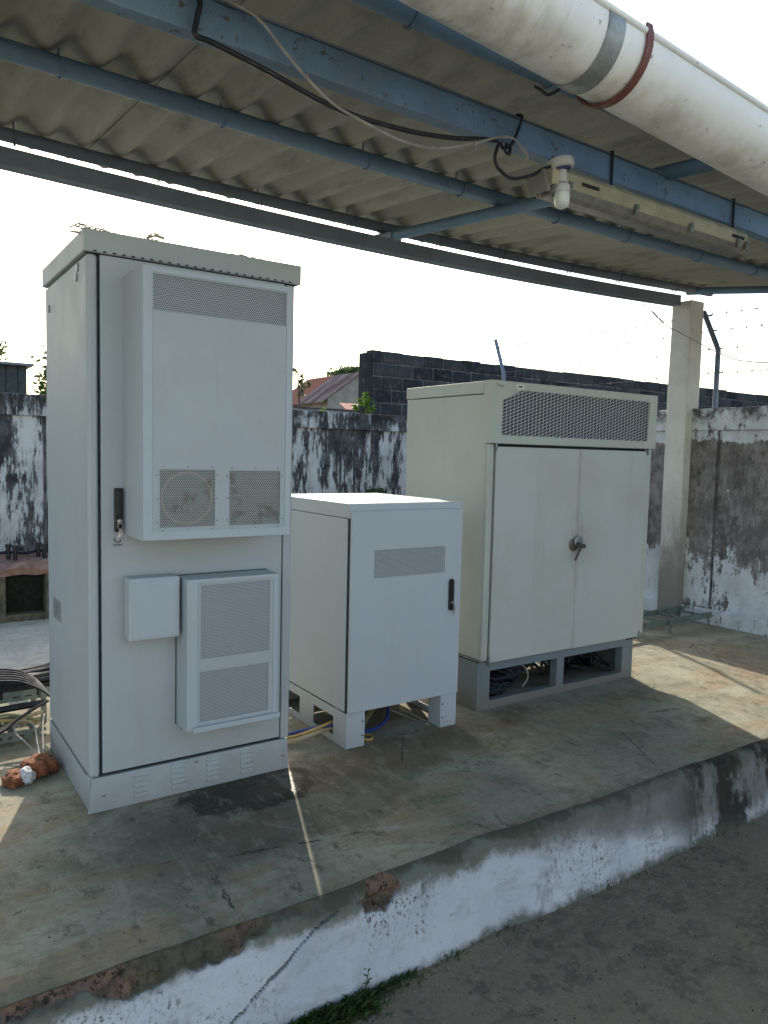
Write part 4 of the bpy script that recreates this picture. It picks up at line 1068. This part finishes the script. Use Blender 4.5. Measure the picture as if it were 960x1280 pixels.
pts = [(4.78, 1.40, 2.62), (4.78, 1.30, 2.538), (4.79, 1.171, 2.417), (4.82, 1.092, 2.367), (4.86, .99, 2.30), (4.82, .80, 2.20), (4.75, .547, 2.09), (4.72, .414, 2.055), (4.7, .2, 2.03), (4.7, -.4, 2.04), (4.9, -2.5, 2.3)]
b = MB().tube(smooth_path(pts), .004, 6); b.tube([(4.775, 1.30, 2.545), (4.783, 1.25, 2.49)], .007, 6); b.tube([(4.785, 1.24, 2.482), (4.79, 1.20, 2.443)], .007, 6)
tag(b.build('drop_wire', 'white_cable'), 'thin sagging wire passing in front of the pillar', 'wire')
tag(MB().tube([(5.11, 1.70, 2.75), (5.11, 1.695, 2.42), (5.11, 1.69, 2.30)], .0015, 4).build('hanging_string', 'white_cable'), 'fine string hanging left of the pillar under the roof', 'string')
tag(MB().tube(smooth_path([(-6, 30, 5.95), (5.2, 30, 5.45), (8, 30, 5.35), (22, 30, 7.5)]), .014, 5).build('overhead_wire', 'barb'), 'distant overhead wire crossing the sky left of the tallest cabinet', 'wire')

# ------------------------------------------------------------ beyond the wall
def leaves(b, c, rad, n, s_, rnd, clumps=9):
    cs = []
    for _ in range(clumps):
        while True:
            p = Vector((rnd.uniform(-1, 1), rnd.uniform(-1, 1), rnd.uniform(-1, 1)))
            if p.length < 1: break
        cs.append((Vector((c[0] + p.x * rad[0] * .75, c[1] + p.y * rad[1] * .75, c[2] + p.z * rad[2] * .75)), rnd.uniform(.25, .5)))
    for _ in range(n):
        cc, k = rnd.choice(cs)
        p = cc + Vector((rnd.gauss(0, .5) * rad[0] * k, rnd.gauss(0, .5) * rad[1] * k, rnd.gauss(0, .5) * rad[2] * k))
        u = Vector((rnd.uniform(-1, 1), rnd.uniform(-1, 1), rnd.uniform(-.6, .6))).normalized(); v = u.orthogonal().normalized()
        v = (v + u.cross(v) * rnd.uniform(-1, 1)).normalized(); l = s_ * rnd.uniform(.6, 1.3)
        b.add([p - u * l, p + v * l * .42, p + u * l, p - v * l * .42], [(0, 1, 2, 3)])
    return cs
def tree(loc, h, rad, n, s_, lab, seed, mat='leaf', trunk=.12):
    rnd = random.Random(seed); r = thing('tree', loc, lab, 'tree')
    b = MB(); cs = leaves(b, (loc[0], loc[1], loc[2] + h), rad, n, s_, rnd, 16); b.build('crown', mat, r)
    t = MB(); top = Vector(loc) + Vector((0, 0, h * .75)); t.tube([loc, Vector(loc) + Vector((.05, 0, h * .4)), top], [trunk, trunk * .8, trunk * .5], 8)
    for cc, k in cs: t.tube([top, (top + cc) / 2 + Vector((0, 0, .1)), cc], [trunk * .4, trunk * .25, trunk * .1], 5)
    t.build('trunk', 'bark', r)
tree((1.95, 11.2, GZ), 2.65, (.42, .5, .55), 1500, .055, 'leafy green tree showing between the shed and the tallest cabinet', 2, trunk=.06)
tree((.92, 11.8, GZ), 3.1, (.38, .5, .60), 1200, .06, 'tree crown at the left picture edge above the dark shed', 3, trunk=.06)
tree((23.4, 37, GZ), 6.0, (1.5, 1.5, .8), 6000, .17, 'dark round tree far behind the rusty-roofed house', 4, trunk=.2)
def sprig():
    rnd = random.Random(9); r = thing('tree', (8.75, 15, GZ), 'slender young tree with few leaves beside the rusty-roofed house', 'tree')
    t = MB(); t.tube([(8.75, 15, GZ), (8.68, 15, 2.4), (8.62, 15, 3.35)], [.05, .03, .012], 6)
    b = MB()
    for c, k in (((8.6, 15, 3.42), .16), ((8.68, 15, 3.22), .13), ((8.75, 15, 3.05), .16), ((8.95, 15, 3.1), .10), ((8.72, 15, 2.85), .14)):
        leaves(b, c, (k, k, k), 60, .05, rnd, 3); t.tube([(8.66, 15, 2.8), c], [.014, .006], 5)
    b.build('crown', 'leaf', r); t.build('trunk', 'bark', r)
sprig()
def bush(loc, h, w_, n, s_, lab, seed, mat, zr=.07):
    rnd = random.Random(seed); r = thing('plant', loc, lab, 'plant')
    b = MB(); st = MB()
    for k in range(7):
        a = rnd.uniform(0, 6.28); d = rnd.uniform(0, w_); tip = Vector(loc) + Vector((math.cos(a) * d, math.sin(a) * d, h - rnd.uniform(0, 3.2 * zr)))
        st.tube([loc, (Vector(loc) + tip) / 2 + Vector((0, 0, .02)), tip], [.006, .005, .003], 5)
        leaves(b, tip, (w_ * .6, w_ * .6, zr), n // 7, s_, rnd, 3)
    b.build('foliage', mat, r); st.build('stems', 'leaf', r)
bush((3.56, 4.62, GZ), 2.10, .06, 200, .026, 'bright green sprout peeping over the mouldy wall below the house', 21, 'leaf_bright')
bush((5.38, 6.7, GZ), 2.46, .13, 520, .036, 'yellow-green shrub at the left end of the block wall', 22, 'leaf_bright')
bush((3.86, 4.08, 0), .90, .20, 600, .030, 'dark green weeds at the wall foot just above the small cabinet', 23, 'leaf')
def house():
    r = thing('house', (15.5, 26, GZ), 'distant low house with a rusty corrugated roof and plastered gable', 'house')
    xa, xb, y0, y1, ze, zr = 14.66, 17.9, 24.0, 28.6, 3.52, 4.66; xm = (xa + xb) / 2
    MB().box(xa, xb, y0, y1, GZ, ze).build('wall', 'house_wall', r)
    b = MB(); b.add([(xa, y0 - .002, ze), (xb, y0 - .002, ze), (xm, y0 - .002, zr), (xa, y0 + .15, ze), (xb, y0 + .15, ze), (xm, y0 + .15, zr)], [(0, 1, 2), (5, 4, 3), (0, 3, 4, 1), (1, 4, 5, 2), (2, 5, 3, 0)]); b.build('gable', 'house_wall', r)
    b = MB(); n = 60; vs = []; fs = []
    for sgn in (-1, 1):
        m0 = len(vs); xe = xa - .30 if sgn < 0 else xb + .3; slope = (zr - ze) / (xm - xa); zeave = zr + .05 - slope * abs(xe - xm)
        for k in range(n + 1):
            y = y0 - .12 + (y1 + .2 - y0) * k / n; dz = .022 * math.cos(k * math.pi)
            vs += [(xm, y, zr + .05 + dz), (xe, y, zeave + dz), (xm, y, zr + .03 + dz), (xe, y, zeave - .02 + dz)]
        for k in range(n): a = m0 + 4 * k; fs += [(a, a + 1, a + 5, a + 4), (a + 2, a + 6, a + 7, a + 3), (a + 1, a + 3, a + 7, a + 5)]
    b.add(vs, fs); b.build('roof', 'rust_roof', r)
    MB().box(16.3, 16.48, 23.97, 23.998, 3.92, 4.06).build('vent', 'dark', r)
    r = thing('shed', (10.1, 14.5, GZ), 'small red tin roof showing just above the wall before the house', 'shed')
    MB().box(9.7, 10.5, 14.1, 15, GZ, 2.42).build('wall', 'house_wall', r)
    b = MB(); b.add([(9.45, 13.95, 2.44), (10.6, 13.95, 2.44), (10.6, 14.8, 2.66), (9.75, 14.8, 2.66), (9.45, 13.95, 2.42), (10.6, 13.95, 2.42), (10.6, 14.8, 2.64), (9.75, 14.8, 2.64)], [(0, 1, 2, 3), (7, 6, 5, 4), (0, 4, 5, 1), (1, 5, 6, 2), (2, 6, 7, 3), (3, 7, 4, 0)]); b.build('roof', 'red_roof', r)
    r = thing('garden_wall', (5, 8.1, GZ), 'pale blue weathered block wall with small vent holes beyond the mouldy wall', 'wall')
    MB().box(2.2, 6.6, 8.0, 8.15, GZ, 2.01).build('wall', 'house_blue', r)
    MB().box(2.2, 6.6, 7.97, 8.18, 2.012, 2.035).build('coping', 'mortar', r)
    for x in (4.98, 5.06, 5.36, 5.9): MB().box(x, x + .05, 7.994, 7.998, 1.86, 1.93).build('vent_hole', 'dark', r)
    r = thing('shed', (0, 8.5, GZ), 'dark boarded shed with a flat roof at the left picture edge', 'shed')
    MB().box(-2.5, 1.06, 8.0, 10, GZ, 2.33).build('wall', 'wood', r)
    for k in range(6): MB().box(.25 + .14 * k, .26 + .14 * k, 7.99, 7.999, GZ, 2.33).build('batten', 'dark', r)
    MB().box(-2.6, 1.13, 7.88, 10.1, 2.335, 2.365).build('roof', 'grey_beam', r)
house()

# ------------------------------------------------------------ weeds and litter
def grass():
    rnd = random.Random(31); b = MB()
    for _ in range(2600):
        x = rnd.choice((rnd.gauss(.45, .13), rnd.uniform(-.4, .95), rnd.gauss(.3, .2), rnd.uniform(-1, 3.4)))
        if x > .75 and rnd.random() < .75: continue
        y = edge_y(x) - .052 - abs(rnd.gauss(0, .022 if x > .6 else .04)); l = rnd.uniform(.008, .030) * (1.3 if abs(x - .42) < .15 else .8)
        a = rnd.uniform(0, 6.28); d = Vector((math.cos(a), math.sin(a), 0)); p = Vector((x, y, GZ + .001)); wv = Vector((-d.y, d.x, 0)) * .0022
        b.add([p - wv, p + wv, p + d * l * .35 + wv * .7 + Vector((0, 0, l * .7)), p + d * l * .9 + Vector((0, 0, l))], [(0, 1, 2, 3)])
    tag(b.build('grass', 'grass'), 'short moss and grass along the foot of the white platform face', 'grass', kind='stuff')
    r = thing('weed', (.560, -.985, GZ), 'single small weed growing at the foot of the white platform face', 'weed')
    MB().tube([(.560, -.985, GZ), (.558, -.988, GZ + .05), (.565, -.992, GZ + .10)], [.0022, .0018, .001], 6).build('stem', 'grass', r)
    b = MB()
    for k in range(10):
        z = GZ + .02 + .0085 * k; a = k * 2.4; d = Vector((math.cos(a), math.sin(a) * .6, .25)).normalized(); s2 = d.cross(Vector((0, 0, 1))).normalized(); p = Vector((.561, -.988, z)); l = .022 * (1 - .04 * k)
        b.add([p, p + d * l * .5 + s2 * l * .22, p + d * l, p + d * l * .5 - s2 * l * .22], [(0, 1, 2, 3)])
    b.build('leaves', 'grass', r)
    b = MB(); rnd = random.Random(41)
    for _ in range(2600):
        x = rnd.uniform(-.8, 3.8); y = rnd.uniform(-2.2, -1.0) if rnd.random() < .6 else -.985 - abs(rnd.gauss(0, .07)); q = rnd.choice((rnd.uniform(.0012, .003), rnd.uniform(.002, .0055)))
        p = Vector((x, y, GZ + q * .5)); t = [Vector((rnd.uniform(-1, 1), rnd.uniform(-1, 1), rnd.uniform(-.4, .8))) * q for _ in range(4)]
        b.add([p + v for v in t], [(0, 1, 2), (0, 2, 3), (0, 3, 1), (1, 3, 2)])
    for _ in range(420):
        x = rnd.uniform(-.3, 3.4); y = rnd.uniform(-.84, .0); q = rnd.uniform(.0015, .004)
        p = Vector((x, y, .004 + q * .4)); t = [Vector((rnd.uniform(-1, 1), rnd.uniform(-1, 1), rnd.uniform(-.4, .6))) * q for _ in range(4)]
        b.add([p + v for v in t], [(0, 1, 2), (0, 2, 3), (0, 3, 1), (1, 3, 2)])
    tag(b.build('grit', 'bark'), 'scattered grit and leaf bits on the floor and yard', 'grit', kind='stuff')
grass()
